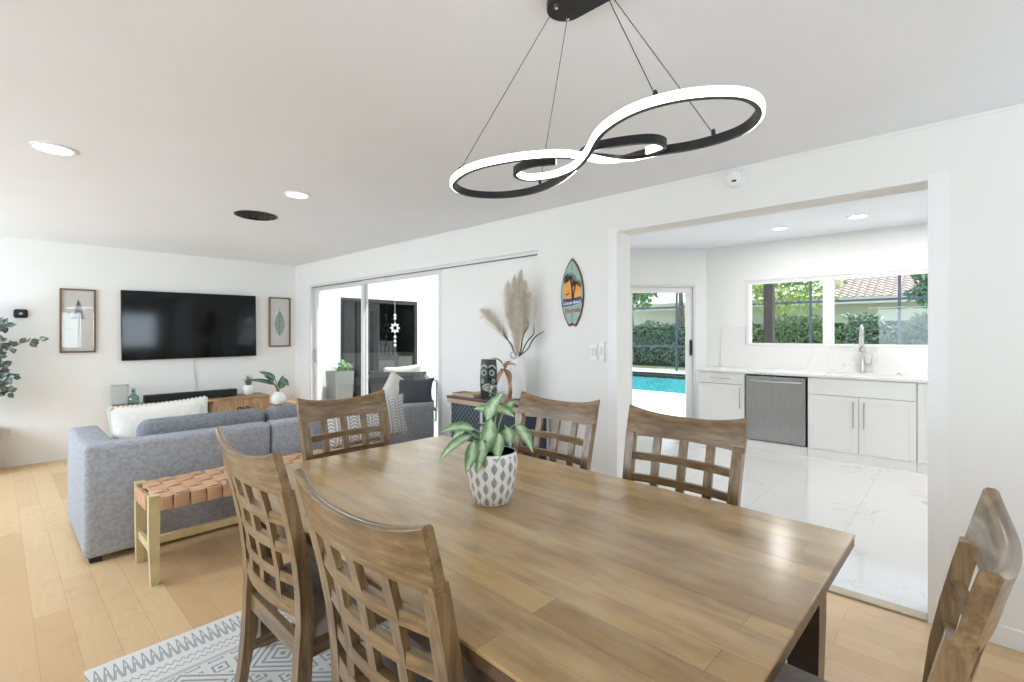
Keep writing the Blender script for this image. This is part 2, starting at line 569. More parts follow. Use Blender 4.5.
# right wall with the opening and the sliding door in it
OY0, OY1, OZ = 0.103, 1.80, 2.13
SY0, SY1, SZ = 2.55, 6.77, 2.085
bm = B()
box(bm, XW, XB, YN-.1, OY0, -0.08, H)
box(bm, XW, XB, OY0, OY1, OZ, H)
box(bm, XW, XB, OY1, SY0, -0.08, H)
box(bm, XW, XB, SY0, SY1, SZ, H)
box(bm, XW, XB, SY1, YF, -0.08, H)
bmesh.ops.remove_doubles(bm, verts=bm.verts[:], dist=1e-4)
struct('wall_right', bm, 'wall_paint')
# near wall with two windows, left wall with unseen windows put in for light
bm = B()
wx = [(0.72, 1.60), (1.76, 2.66)]
box(bm, XL-.1, wx[0][0], YN-.12, YN, -0.08, H); box(bm, wx[0][1], wx[1][0], YN-.12, YN, -0.08, H); box(bm, wx[1][1], XW, YN-.12, YN, -0.08, H)
for a, c in wx:
    box(bm, a, c, YN-.12, YN, -0.08, 1.0); box(bm, a, c, YN-.12, YN, 1.98, H)
struct('wall_near', bm, 'wall_paint')
wy = [(-0.6, 1.6), (2.6, 4.6), (5.1, 7.0)]
bm = B()
box(bm, XL-.12, XL, YN-.1, wy[0][0], -0.08, H); box(bm, XL-.12, XL, wy[0][1], wy[1][0], -0.08, H); box(bm, XL-.12, XL, wy[1][1], wy[2][0], -0.08, H); box(bm, XL-.12, XL, wy[2][1], YF+.1, -0.08, H)
for a, c in wy:
    box(bm, XL-.12, XL, a, c, -0.08, 0.75); box(bm, XL-.12, XL, a, c, 2.1, H)
struct('wall_left', bm, 'wall_paint')
# casings round the kitchen opening, the sill strip on the floor, baseboards
for i, (a, c) in enumerate(((OY0-0.072, OY0), (OY1, OY1+0.075))):
    bm = B(); box(bm, XW-0.004, XW+0.001, a, c, 0, 2.16, 0.001)
    struct('trim_%d' % (i+1), bm, 'trim_white')
bm = B(); box(bm, XW-0.005, XW+0.075, OY0, OY1, 0.0, 0.012, 0.004)
struct('trim_3', bm, plain('threshold_metal', '#b3a68f', 0.4, metal=0.3, var=0.05))
bm = B(); box(bm, XW-0.012, XW, YN, OY0-0.072, 0, 0.09, 0.003); box(bm, XW-0.012, XW, OY1+0.075, SY0, 0, 0.09, 0.003)
struct('baseboard_right', bm, 'trim_white')
bm = B(); box(bm, XW-0.006, XW, YN, YF, 2.385, 2.40, 0.002); struct('trim_4', bm, 'wall_paint')

# ---- sliding door in the right wall
d2 = sroot('door_2')
bm = B()
box(bm, XW-0.005, XW+0.10, SY0, SY1, SZ-0.032, SZ-0.003, 0.002)
box(bm, XW-0.005, XW+0.10, SY1-0.05, SY1, 0, SZ-0.03, 0.002)
box(bm, XW-0.005, XW+0.10, SY0, SY1, 0, 0.02)
obj('frame', bm, 'alu_white', d2)
bm = B(); box(bm, XW+0.0, XW+0.03, SY0, SY1, SZ-0.037, SZ-0.031); obj('track', bm, plain('track_grey', '#77787a', 0.5), d2)
for (a, c, xo) in ((5.34, 6.72, 0.055), (3.83, 5.40, 0.02)):
    bm = B()
    for p, q in ((a, a+0.055), (c-0.055, c)): box(bm, XW+xo, XW+xo+0.03, p, q, 0.02, SZ-0.037, 0.003)
    for p, q in ((0.02, 0.10), (SZ-0.085, SZ-0.037)): box(bm, XW+xo, XW+xo+0.03, a+.055, c-.055, p, q, 0.003)
    f = obj('sash', bm, 'alu_white', d2)
    bm = B(); box(bm, XW+xo+0.012, XW+xo+0.018, a+0.05, c-0.05, 0.095, SZ-0.08)
    obj('pane', bm, 'window_glass', f, None)
    if a > 5:
        bm = B(); box(bm, XW+xo-0.022, XW+xo, c-0.04, c-0.02, 0.98, 1.18, 0.005)
        obj('handle', bm, 'alu_grey', f)
bm = B(); box(bm, XW+0.022, XW+0.05, SY0+0.002, 3.83, 0.02, SZ-0.037, 0.003)
obj('panel', bm, 'wall_paint', d2)
bm = B(); box(bm, XW+0.052, XB, SY0-.0, 3.80, 0.0, SZ); struct('wall_partition', bm, 'wall_paint')

# ---- kitchen shell
KX, KZ = 6.90, 2.60
bm = B(); box(bm, 3.10, KX+.2, -1.6, 3.66, -0.08, 0.0); struct('floor_kitchen', bm, 'marble_tile')
bm = B(); box(bm, XB, KX+1.5, -1.7, 3.72, KZ, KZ+0.1); struct('ceiling_kitchen', bm, 'ceiling_paint')  # runs out past the window wall as an added overhang to block sun
WY0, WY1, WZ0, WZ1 = -0.35, 2.08, 1.24, 2.095
bm = B()
box(bm, KX, KX+.15, -1.6, WY0, -0.08, KZ); box(bm, KX, KX+.15, WY1, 2.62, -0.08, KZ)
box(bm, KX, KX+.15, WY0, WY1, -0.08, WZ0); box(bm, KX, KX+.15, WY0, WY1, WZ1, KZ)
struct('wall_kitchen', bm, 'kitchen_wall_paint')
bm = B(); box(bm, XB, KX+.15, -1.72, -1.6, -0.08, KZ); struct('wall_kitchen_side', bm, 'kitchen_wall_paint')
bm = B(); box(bm, XB-0.09, XB, -1.7, 3.72, H, KZ); struct('wall_soffit', bm, 'kitchen_wall_paint')
# the angled wall with the glass door: local x runs along the wall, from the window wall's corner
ang = sroot('wall_angled')
L = 1.42
e_x = Vector((-0.68, 0.7332, 0)).normalized(); e_n = Vector((-e_x.y, e_x.x, 0))  # e_n points out of the kitchen? fixed below
e_out = Vector((0.7332, 0.68, 0))
M = Matrix((e_x, e_out, Vector((0, 0, 1)))).transposed().to_4x4(); M.translation = Vector((6.90, 2.62, 0))
ang.matrix_world = M
bm = B()
DX0, DX1, DZ = 0.16, 1.16, 2.09
box(bm, 0, DX0, 0, 0.15, -0.08, KZ); box(bm, DX1, L, 0, 0.15, -0.08, KZ); box(bm, DX0, DX1, 0, 0.15, DZ, KZ)
obj('surface', bm, 'kitchen_wall_paint', ang, None)
pe = Vector((6.90, 2.62, 0))+e_x*L
bm = B(); box(bm, XB, pe.x+0.1, pe.y, pe.y+0.12, -0.08, KZ); struct('wall_kitchen_back', bm, 'kitchen_wall_paint')
d1 = sroot('door_1', mat=M)
bm = B()
box(bm, DX0, DX0+0.03, -0.015, 0.1, 0, DZ, 0.003); box(bm, DX1-.03, DX1, -0.015, 0.1, 0, DZ, 0.003); box(bm, DX0, DX1, -0.015, 0.1, DZ-0.03, DZ, 0.003); box(bm, DX0, DX1, 0, 0.1, 0, 0.02)
obj('frame', bm, 'alu_white', d1)
bm = B()
box(bm, DX0+.03, DX0+.115, 0.03, 0.07, 0.02, DZ-.03, 0.003); box(bm, DX1-.115, DX1-.03, 0.03, 0.07, 0.02, DZ-.03, 0.003)
box(bm, DX0+.115, DX1-.115, 0.03, 0.07, DZ-.11, DZ-.03, 0.003); box(bm, DX0+.115, DX1-.115, 0.03, 0.07, 0.02, 0.12, 0.003)
f = obj('sash', bm, 'trim_white', d1)
bm = B(); box(bm, DX0+.11, DX1-.11, 0.045, 0.052, 0.11, DZ-.1); obj('pane', bm, 'window_glass', f, None)
bm = B()
hx = DX0+0.055
tube(bm, [(hx, 0.03, 1.10), (hx, -0.02, 1.10), (hx, -0.02, 1.29), (hx, 0.03, 1.29)], 0.009, 8, Vector((1, 0.01, 0)))
box(bm, hx-0.014, hx+0.014, 0.022, 0.031, 1.08, 1.31, 0.003)
obj('handle', bm, plain('bronze_handle', '#3d3a38', 0.4, metal=0.4), f)

# ---- kitchen window
w1_ = sroot('window_1')
bm = B()
box(bm, KX-.02, KX+.12, WY0, WY1, WZ0, WZ0+.03, 0.003); box(bm, KX-.02, KX+.12, WY0, WY1, WZ1-.035, WZ1, 0.003)
box(bm, KX-.02, KX+.12, WY1-.035, WY1, WZ0+.03, WZ1-.035, 0.003); box(bm, KX-.02, KX+.12, WY0, WY0+.035, WZ0+.03, WZ1-.035, 0.003)
box(bm, KX-.01, KX+.10, 1.10, 1.205, WZ0+.03, WZ1-.035, 0.003)
f = obj('frame', bm, 'trim_white', w1_)
bm = B(); box(bm, KX+.05, KX+.055, WY0+.03, 1.105, WZ0+.025, WZ1-.03); obj('pane', bm, 'window_glass', f, None)
bm = B(); box(bm, KX+.05, KX+.055, 1.20, WY1-.03, WZ0+.025, WZ1-.03); obj('pane', bm, 'window_glass', f, None)
bm = B(); box(bm, KX-.035, KX+.0, WY0-.03, WY1+.03, WZ1, WZ1+.035, 0.004); struct('trim_5', bm, 'trim_white')

# ---- windows behind, seen only in reflections: sashes, panes and open blinds
for i, (a, c) in enumerate(wx):
    w = sroot('window_%d' % (i+2))
    bm = B()
    for p, q, r, s in ((a, a+.04, 1.0, 1.98), (c-.04, c, 1.0, 1.98), (a+.04, c-.04, 1.0, 1.04), (a+.04, c-.04, 1.94, 1.98)): box(bm, p, q, YN-.1, YN-.04, r, s)
    f = obj('frame', bm, 'trim_white', w)
    bm = B(); box(bm, a+.03, c-.03, YN-.075, YN-.07, 1.03, 1.95); obj('pane', bm, 'window_glass', f, None)
    bm = B()
    for k in range(20):
        z = 1.06+k*0.045
        bar(bm, (a+.045, YN-.02, z), (c-.045, YN-.02, z), 0.036, 0.002, Vector((0, -0.35, 1)))
    obj('blind', bm, 'blind_white', w)
for i, (a, c) in enumerate(wy):  # left windows, out of view, added to bring light into the room
    w = sroot('window_%d' % (i+4))
    bm = B()
    for p, q, r, s in ((a, a+.04, .75, 2.1), (c-.04, c, .75, 2.1), (a+.04, c-.04, .75, .79), (a+.04, c-.04, 2.06, 2.1), ((a+c)/2-.025, (a+c)/2+.025, .79, 2.06)): box(bm, XL-.1, XL-.04, p, q, r, s)
    f = obj('frame', bm, 'trim_white', w)
    bm = B(); box(bm, XL-.075, XL-.07, a+.03, c-.03, .78, 2.07); obj('pane', bm, 'window_glass', f, None)

# ---- patio beyond the sliding door
bm = B(); box(bm, XB-0.15, 7.6, 3.78, 7.1, -0.10, -0.02); struct('floor_patio', bm, 'patio_slab')
PY = 7.0
bm = B()
box(bm, XB, 3.65, PY, PY+.15, -0.1, 3.4); box(bm, 5.08, 6.6, PY, PY+.15, -0.1, 3.4); box(bm, 3.65, 5.08, PY, PY+.15, 1.957, 3.4)
struct('wall_patio', bm, 'stucco_white')
d3 = sroot('door_3')
bm = B()
for p, q, r, s in ((3.65, 3.70, 0, 1.957), (5.03, 5.08, 0, 1.957), (3.70, 5.03, 1.90, 1.957), (3.70, 5.03, -0.02, 0.05)): box(bm, p, q, PY-.01, PY+.09, r, s)
box(bm, 3.92, 4.02, PY+.01, PY+.06, 0.05, 1.90)
f = obj('frame', bm, 'black_metal', d3)
bm = B(); box(bm, 3.70, 5.03, PY+.03, PY+.036, 0.05, 1.90); obj('pane', bm, 'dark_glass', f, None)
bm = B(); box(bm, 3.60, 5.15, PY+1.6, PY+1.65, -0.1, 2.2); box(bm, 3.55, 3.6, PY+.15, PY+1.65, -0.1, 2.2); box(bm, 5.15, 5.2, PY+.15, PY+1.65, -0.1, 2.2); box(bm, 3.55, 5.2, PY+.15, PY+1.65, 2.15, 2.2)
struct('wall_den', bm, 'den_shade')
bm = B(); box(bm, 3.55, 5.2, PY+.15, PY+1.65, -0.1, -0.02); struct('floor_den', bm, 'den_shade')

# ================================================================== OUTDOORS
bm = B()
PX0, PX1, PPY0, PPY1 = 11.3, 16.9, 3.2, 13.5
for (a, c, d, e) in ((6.9, PX0, -14, 26), (PX1, 18.5, -14, 26), (PX0, PX1, -14, PPY0), (PX0, PX1, PPY1, 26)): box(bm, a, c, d, e, -0.25, -0.05)
struct('floor_pool_deck', bm, 'pool_deck')
pool = sroot('pool_basin')
bm = B()
box(bm, PX0-.1, PX1+.1, PPY0-.1, PPY1+.1, -1.5, -1.35)
box(bm, PX0-.12, PX0, PPY0, PPY1, -1.4, -0.06); box(bm, PX1, PX1+.12, PPY0, PPY1, -1.4, -0.06)
box(bm, PX0, PX1, PPY0-.12, PPY0, -1.4, -0.06); box(bm, PX0, PX1, PPY1, PPY1+.12, -1.4, -0.06)
box(bm, PX0, PX0+1.6, PPY0, PPY1, -1.36, -.28)
obj('basin', bm, 'pool_tile', pool, None)
bm = B(); bm.faces.new([bm.verts.new(p) for p in ((PX0, PPY0, -.10), (PX1, PPY0, -.10), (PX1, PPY1, -.10), (PX0, PPY1, -.10))])
obj('water', bm, 'water', pool, None)
bm = B(); box(bm, 18.5, 45, -30, 40, -0.3, -0.06); struct('lawn', bm, 'lawn_green')

cage = thing('screen_enclosure', 'tall dark-framed screen enclosure standing along the far side of the pool', 'screen', (18.1, 4.6, -0.05))
for k in range(-2, 6):
    bm = B(); y = -1.02-2.26*0+k*2.26-1.08-1.28
    y = 1.24+k*2.26-4.6
    box(bm, -0.035, 0.035, y-.035, y+.035, 0, 4.2); obj('post', bm, 'cage_bronze', cage)
for z in (0.95, 2.48, 4.15):
    bm = B(); box(bm, -0.03, 0.03, -8.0, 8.0, z-.035, z+.035); obj('rail', bm, 'cage_bronze', cage)

bm = B(); box(bm, -0.075, 0.075, -0.075, 0.075, 0, 2.65, 0.01)
pp = thing('porch_post', 'thick dark brown porch post just outside the kitchen window', 'post', (9.33, 2.44, -0.05))
obj('shaft', bm, 'post_brown', pp)
bm = B(); box(bm, -0.12, 0.12, -0.12, 0.12, 0, 0.12, 0.01); obj('plinth', bm, 'post_brown', pp)

def foliage(n, fn, size, seed):
    r = random.Random(seed); bm = B()
    for _ in range(n):
        p = Vector(fn(r))
        d = Vector((r.uniform(-1, 1), r.uniform(-1, 1), r.uniform(-1, 0.6))).normalized()
        s = size*r.uniform(0.6, 1.35)
        leaf(bm, p, p+d*s, s*0.55, 0.15, 0.2, 2, Vector((r.uniform(-1, 1), r.uniform(-1, 1), r.uniform(0.1, 1))))
    return bm
def hedge(name, label, x, y0, y1, h, seed, mat, n):
    t = thing(name, label, 'hedge', (x, (y0+y1)/2, -0.06))
    w = (y1-y0)/2
    def fn(r):
        z = r.uniform(0.05, 1)**0.8*h
        y = r.uniform(-w, w)
        top = h*(0.9+0.1*math.sin(y*2.1+seed)+0.06*math.sin(y*5.3))
        return (-0.45*r.random()**0.6 if z < top*0.9 else r.uniform(-.45, .4), y, min(z, top))
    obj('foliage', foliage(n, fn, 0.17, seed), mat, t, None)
    bm = B()
    for k in range(int(w*2/0.7)):
        yy = -w+0.35+k*0.7
        tube(bm, [(0, yy, 0), (0.03, yy+.04, h*0.5), (0, yy, h*0.85)], [0.03, 0.022, 0.012], 6)
    obj('stems', bm, 'bark', t)
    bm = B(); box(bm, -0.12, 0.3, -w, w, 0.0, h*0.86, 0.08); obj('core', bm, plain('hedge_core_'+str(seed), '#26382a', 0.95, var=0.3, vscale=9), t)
    return t
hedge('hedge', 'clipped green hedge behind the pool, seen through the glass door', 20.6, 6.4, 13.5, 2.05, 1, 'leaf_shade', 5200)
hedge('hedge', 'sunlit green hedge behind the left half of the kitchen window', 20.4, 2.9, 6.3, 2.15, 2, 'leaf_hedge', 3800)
hedge('hedge', 'hedge painted in bluish shade behind the faucet side of the kitchen window', 20.2, -1.6, 2.8, 2.2, 3, 'leaf_shade', 4600)

def tree(label, loc, h, cr, cz, seed, mat, n, tr=0.14, leafsize=0.24, squash=0.8, name='tree'):
    t = thing(name, label, 'tree', loc)
    bm = B(); r = random.Random(seed)
    tube(bm, [(0, 0, 0), (0.06, 0.03, h*0.3), (-0.03, 0.05, h*0.6), (0.02, 0, h*0.9)], [tr, tr*0.85, tr*0.7, tr*0.35], 10)
    for k in range(7):
        a = r.uniform(0, 2*PI); rr = cr*r.uniform(0.5, 0.85)
        z0 = max(h*0.35, cz-cr*squash*0.9); z1 = cz+r.uniform(-0.4, 0.5)*cr*squash
        tube(bm, bez((0, 0, z0), (math.cos(a)*rr*0.3, math.sin(a)*rr*0.3, (z0+z1)/2+.2), (math.cos(a)*rr, math.sin(a)*rr, z1), 5), [tr*0.4]*2+[tr*0.3]*2+[tr*0.2]*2, 6)
    obj('trunk', bm, 'bark', t)
    blobs = [(Vector((r.uniform(-1, 1)*cr*0.62, r.uniform(-1, 1)*cr*0.62, cz+r.uniform(-1, 1)*cr*squash*0.6)), cr*r.uniform(0.28, 0.48)) for _ in range(16)]
    def fn(q):
        c, rad = blobs[q.randrange(len(blobs))]
        d = Vector((q.gauss(0, 1), q.gauss(0, 1), q.gauss(0, 1))).normalized()
        return c+d*rad*q.random()**0.35
    obj('crown', foliage(n, fn, leafsize, seed), mat, t, None)
    return t
tree('yellow-green leafy tree with branches hanging over the left kitchen window view', (19.3, 5.02, -0.06), 4.2, 2.1, 3.9, 11, 'leaf_tree', 2600)
tree('dark green tree at the right edge of the kitchen window view', (19.4, 0.3, -0.06), 4.0, 1.1, 3.2, 12, 'leaf_shade', 2200, 0.1)
tree('tall grey-trunked tree rising behind the pool hedge', (22.2, 9.6, -0.06), 7.0, 3.4, 6.2, 13, 'leaf_hedge', 3600, 0.19, 0.3)
tree('slender tree beside the grey trunk behind the pool hedge', (21.6, 8.2, -0.06), 6.0, 2.0, 4.6, 14, 'leaf_shade', 2600, 0.12, 0.26)
tree('bushy small tree at the left end of the pool hedge', (21.8, 12.0, -0.06), 6.0, 2.2, 4.4, 15, 'leaf_hedge', 2600, 0.14, 0.28)
# a tall hedge closes the far end of the deck; the dark patio glass mirrors it
hg = hedge('hedge', 'tall dark hedge mirrored in the black patio door', 0, -9.0, 9.0, 4.2, 5, 'leaf_shade', 4200)
hg.location = (17.0, -13.6, -0.06); hg.rotation_euler = (0, 0, PI/2)

# neighbour's house
nh = thing('neighbor_house', 'neighboring house with a clay tile roof beyond the garden hedge', 'house', (25.5, 5, -0.06))
bm = B(); box(bm, 0, 8, -14, 20, 0, 3.0); obj('wall', bm, 'stucco_grey', nh, None)
bm = B(); box(bm, -0.65, -0.55, -14.5, 20.5, 2.75, 3.05); obj('fascia', bm, 'stucco_white', nh, None)
bm = B()
ny, nx = 340, 22
rows = []
for i in range(nx+1):
    x = -0.7+i*0.3
    for stepped in (0, 1):
        row = []
        for k in range(ny+1):
            y = -14.5+k*20/ny*0.7
            row.append(bm.verts.new((x, y, 3.0+(x+0.7)*0.42+0.075*abs(math.sin(y/0.30*PI))+(0.05 if stepped else 0))))
        rows.append(row)
for a, c in zip(rows, rows[1:]):
    for k in range(ny): bm.faces.new((a[k], a[k+1], c[k+1], c[k]))
ro = obj('roof', bm, 'roof_tile', nh, 50)
bm = B(); box(bm, -0.7, 8, -0.5, 20.5, 3.0, 3.12); 
obj('eave', bm, 'stucco_white', nh, None)

# patio furniture
wc = thing('patio_armchair', 'dark wicker patio armchair behind the sliding glass door', 'armchair', (4.28, 6.25, -0.02), math.radians(-50))
bm = B(); box(bm, -.40, .40, -.38, .40, .22, .36, .03); obj('seat', bm, 'wicker_dark', wc)
bm = B()
rows = []
for (z, y, hw) in ((0.30, -.34, .38), (0.55, -.40, .41), (0.86, -.46, .43)):
    rows.append([Vector((-hw, y+.12, z)), Vector((-hw*.7, y, z)), Vector((0, y-.03, z)), Vector((hw*.7, y, z)), Vector((hw, y+.12, z)),
                 Vector((hw, y+.17, z)), Vector((hw*.7, y+.06, z)), Vector((0, y+.03, z)), Vector((-hw*.7, y+.06, z)), Vector((-hw, y+.17, z))])
loft(bm, rows); obj('backrest', bm, 'wicker_dark', wc)
for s in (-1, 1):
    bm = B(); tube(bm, catmull([(s*.43, -.36, .80), (s*.46, -.1, .72), (s*.46, .22, .68), (s*.45, .36, .60), (s*.44, .40, .3), (s*.42, .40, 0)], 5), 0.022, 8, Vector((1, 0.01, 0)))
    obj('arm', bm, 'grey_stone', wc)
    bm = B(); tube(bm, [(s*.38, -.34, .25), (s*.40, -.38, 0)], 0.022, 8); obj('leg', bm, 'grey_stone', wc)
bm = B(); pillow(bm, .62, .42, .18)
o = obj('cushion', bm, 'beige_linen', None, 80); o.matrix_world = Matrix.Translation((4.33, 6.30, .70)) @ Matrix.Rotation(math.radians(-50), 4, 'Z') @ Matrix.Rotation(math.radians(12), 4, 'X') @ Matrix.Rotation(math.radians(-6), 4, 'Y')
tag(o, 'plump beige cushion on the dark patio armchair', 'cushion')

pl = thing('patio_planter', 'tall tapered grey planter beside the dark patio door', 'planter', (3.50, 6.74, -0.02))
bm = B(); loft(bm, [[Vector((x*a, y*a, z)) for x, y in ((-1, -1), (1, -1), (1, 1), (-1, 1))] for a, z in ((.11, 0), (.15, .86), (.13, .86), (.125, .78))])
obj('pot', bm, 'planter_grey', pl)
def fn(q): return (q.uniform(.0, .15), q.uniform(-.08, .1), q.uniform(.80, .98))
obj('foliage', foliage(90, fn, 0.08, 31), 'leaf_hedge', pl, None)

# white star ornament hung in front of the dark door
so = thing('star_ornament', 'white star ornament hanging in front of the dark patio door', 'ornament', (4.56, 6.9, 1.49))
bm = B()
out = []
for k in range(16):
    a = 2*PI*k/16; r_ = 0.10 if k % 2 == 0 else 0.06
    out.append((math.cos(a)*r_, math.sin(a)*r_))
inn = [(x*.55, y*.55) for x, y in out]
loft(bm, [[Vector((x, -0.006, z)) for x, z in out], [Vector((x, -0.006, z)) for x, z in inn], [Vector((x, 0.006, z)) for x, z in inn], [Vector((x, 0.006, z)) for x, z in out], [Vector((x, -0.006, z)) for x, z in out]], cap=False)
obj('star', bm, 'ceramic_white', so)
bm = B(); tube(bm, [(0, 0, .095), (0, 0, 1.28)], 0.003, 6); obj('cord', bm, 'ceramic_white', so)
for z in (.16, .21, -.15, -.22, -.29):
    bm = B(); lathe(bm, [(0.003, -.03), (.022, -.01), (.022, .01), (.003, .03)], 10, (0, 0, z)); obj('bead', bm, 'ceramic_white', so)
bm = B(); tube(bm, [(0, 0, -.09), (0, 0, -.32)], 0.003, 6); obj('cord', bm, 'ceramic_white', so)

# white garden chair far out on the deck, seen as a mirror image in the dark door
gc = thing('deck_chair', 'white slatted deck chair mirrored in the dark patio door', 'chair', (10.9, -3.1, -0.05), math.radians(40))
for nm, dims in (('seat', (-.4, .4, -.35, .4, .38, .43)), ('backrest', (-.4, .4, -.45, -.40, .43, 1.15))):
    bm = B()
    for k in range(5):
        x0 = -.4+k*.165
        box(bm, x0, x0+.13, *dims[2:], 0.008)
    obj(nm, bm, 'ceramic_white', gc)
for s in (-1, 1):
    bm = B(); box(bm, s*.46-.06, s*.46+.06, -.45, .45, .62, .65, .008); obj('arm', bm, 'ceramic_white', gc)
    for yy in (-.38, .36):
        bm = B(); box(bm, s*.44-.03, s*.44+.03, yy-.04, yy+.04, 0, .62, .008); obj('leg', bm, 'ceramic_white', gc)
# ================================================================== RUG
rug = B(); box(rug, 0.25, 1.82, -0.05, 2.62, 0.0, 0.010, 0.003)
tag(obj('rug', rug, 'rug_pattern'), 'pale grey woven rug with dark zigzag and diamond pattern under the dining table', 'rug')

# ================================================================== DINING TABLE
TZ = 0.76
tb = thing('dining_table', 'long glossy brown plank dining table carrying the potted plant', 'table', (1.271, 1.31, 0.010), math.radians(-1.5))
TL, TW = 1.06, 0.60
zb = -0.010
bm = B(); box(bm, -TW, TW, -TL, TL, TZ-0.010+zb, TZ+zb, 0.003); obj('tabletop', bm, 'table_planks', tb)
bm = B(); box(bm, -TW+.002, TW-.002, -TL+.002, TL-.002, TZ-0.040+zb, TZ-0.010+zb, 0.003); obj('edge_moulding', bm, 'table_edge_wood', tb)
bm = B()
ax, ay = TW-.07, TL-.09
for s in (-1, 1):
    box(bm, s*ax-.012, s*ax+.012, -ay, ay, TZ-.145+zb, TZ-.040+zb, .002)
    box(bm, -ax, ax, s*ay-.012, s*ay+.012, TZ-.145+zb, TZ-.040+zb, .002)
obj('apron', bm, 'table_edge_wood', tb)
for sx in (-1, 1):
    for sy in (-1, 1):
        bm = B(); cx, cy = sx*(TW-.135), sy*(TL-.105)
        loft(bm, [[Vector((cx+a*w, cy+b_*w, z)) for a, b_ in ((-1, -1), (1, -1), (1, 1), (-1, 1))] for w, z in ((.032, 0), (.045, .5), (.045, TZ-.040+zb))])
        obj('leg', bm, 'table_edge_wood', tb)

# ================================================================== DINING CHAIRS
def chair():
    t = thing('dining_chair', '', 'chair')
    def backy(z):          # rear leg / back line, raked backwards above the seat
        P = [(0.0, -.275), (.25, -.232), (.45, -.222), (.62, -.232), (.80, -.265), (.95, -.302), (1.06, -.332)]
        for (a, ya), (c, yc) in zip(P, P[1:]):
            if z <= c:
                return ya+(yc-ya)*(z-a)/(c-a)
        return P[-1][1]
    def bow(x): return -.038*(1-(x/.28)**2)
    for s in (-1, 1):
        bm = B(); rings = []
        for z in (0, .12, .25, .38, .46, .56, .66, .76, .86, .905):
            cx = s*(.218+.031*z/.9); w = .021; d = .018+.006*math.sin(min(1, z/.5)*PI*.9)
            if z < .2: d = .016
            y = backy(z)
            rings.append([Vector((cx-w, y-d, z)), Vector((cx+w, y-d, z)), Vector((cx+w, y+d, z)), Vector((cx-w, y+d, z))])
        loft(bm, rings); obj('rear_leg', bm, 'chair_wood_v', t)
        bm = B(); rings = []
        for z, w in ((0, .015), (.2, .019), (.40, .021)):
            rings.append([Vector((s*.225-w, .205-w, z)), Vector((s*.225+w, .205-w, z)), Vector((s*.225+w, .205+w, z)), Vector((s*.225-w, .205+w, z))])
        loft(bm, rings); obj('front_leg', bm, 'chair_wood_v', t)
    # broad top rail, bowed backwards, ears rising at the ends
    bm = B(); n = 20; rings = []
    for i in range(n+1):
        x = -.273+.546*i/n; e = abs(x)/.273
        zt = .987+.036*e**2.6; zl = .885+.006*(1-e*e)
        col = []
        prof = []
        for f in (0, .5, 1.0): prof.append((zl+(zt-zl)*f, 1))
        th = .013
        for z, _ in prof: col.append(Vector((x, backy(z)+bow(x)+th, z)))
        col.append(Vector((x, backy(zt)+bow(x)+th*.5, zt+.006)))
        col.append(Vector((x, backy(zt)+bow(x)-th*.5, zt+.006)))
        for z, _ in reversed(prof): col.append(Vector((x, backy(z)+bow(x)-th, z)))
        rings.append(col)
    loft(bm, rings); obj('top_rail', bm, 'chair_wood_h', t, 50)
    for x in (-.125, 0, .125):
        bm = B(); rings = []
        for z in (.50, .60, .70, .80, .905):
            y = backy(z)+bow(x)*(.55+.45*z); w, d = .018, .009
            xx = x*(.92+.08*z/.9)
            rings.append([Vector((xx-w, y-d, z)), Vector((xx+w, y-d, z)), Vector((xx+w, y+d, z)), Vector((xx-w, y+d, z))])
        loft(bm, rings); obj('slat', bm, 'chair_wood_v', t)
    for z, hh, dd in ((.797, .017, .011), (.698, .017, .011), (.595, .017, .011), (.505, .026, .013)):
        bm = B(); rings = []
        for i in range(11):
            x = -.245+.49*i/10
            y = backy(z)+bow(x)*(.55+.45*z)*max(0, 1-(abs(x)/.25)**4)
            rings.append([Vector((x, y-dd, z-hh)), Vector((x, y+dd, z-hh)), Vector((x, y+dd, z+hh)), Vector((x, y-dd, z+hh))])
        loft(bm, rings); obj('cross_rail', bm, 'chair_wood_h', t)
    bm = B()
    box(bm, -.215, .215, .195, .217, .335, .40, .003); obj('seat_rail', bm, 'chair_wood_h', t)
    bm = B(); box(bm, -.205, .205, -.235, -.21, .335, .40, .003); obj('seat_rail', bm, 'chair_wood_h', t)
    for s in (-1, 1):
        bm = B(); box(bm, s*.222-.011, s*.222+.011, -.21, .195, .335, .40, .003); obj('seat_rail', bm, 'chair_wood_y', t)
    bm = B(); rows = []
    for (z, ins, rr) in ((.40, .0, .02), (.415, -.006, .03), (.445, -.004, .035), (.462, .025, .04), (.468, .09, .05)):
        hx, y0, y1 = .238-ins, -.205+ins, .235-ins
        ring = []
        for (cx, cy, a0) in ((hx-rr, y1-rr, 0), (-hx+rr, y1-rr, PI/2), (-hx+rr, y0+rr, PI), (hx-rr, y0+rr, 1.5*PI)):
            for k in range(5):
                a = a0+k*PI/8; ring.append(Vector((cx+rr*math.cos(a), cy+rr*math.sin(a), z)))
        rows.append(ring)
    loft(bm, rows); obj('seat_cushion', bm, 'seat_fabric', t, 60)
    for s in (-1, 1):
        bm = B(); bar(bm, (s*.218, -.235, .19), (s*.222, .195, .19), .018, .03); obj('stretcher', bm, 'chair_wood_y', t)
    bm = B(); bar(bm, (-.21, 0, .19), (.21, 0, .19), .018, .03, Vector((0, 0, 1))); obj('stretcher', bm, 'chair_wood_h', t)
    return t
ch = chair()
ZR = 0.010
G = 'wooden lattice-back dining chairs round the table'
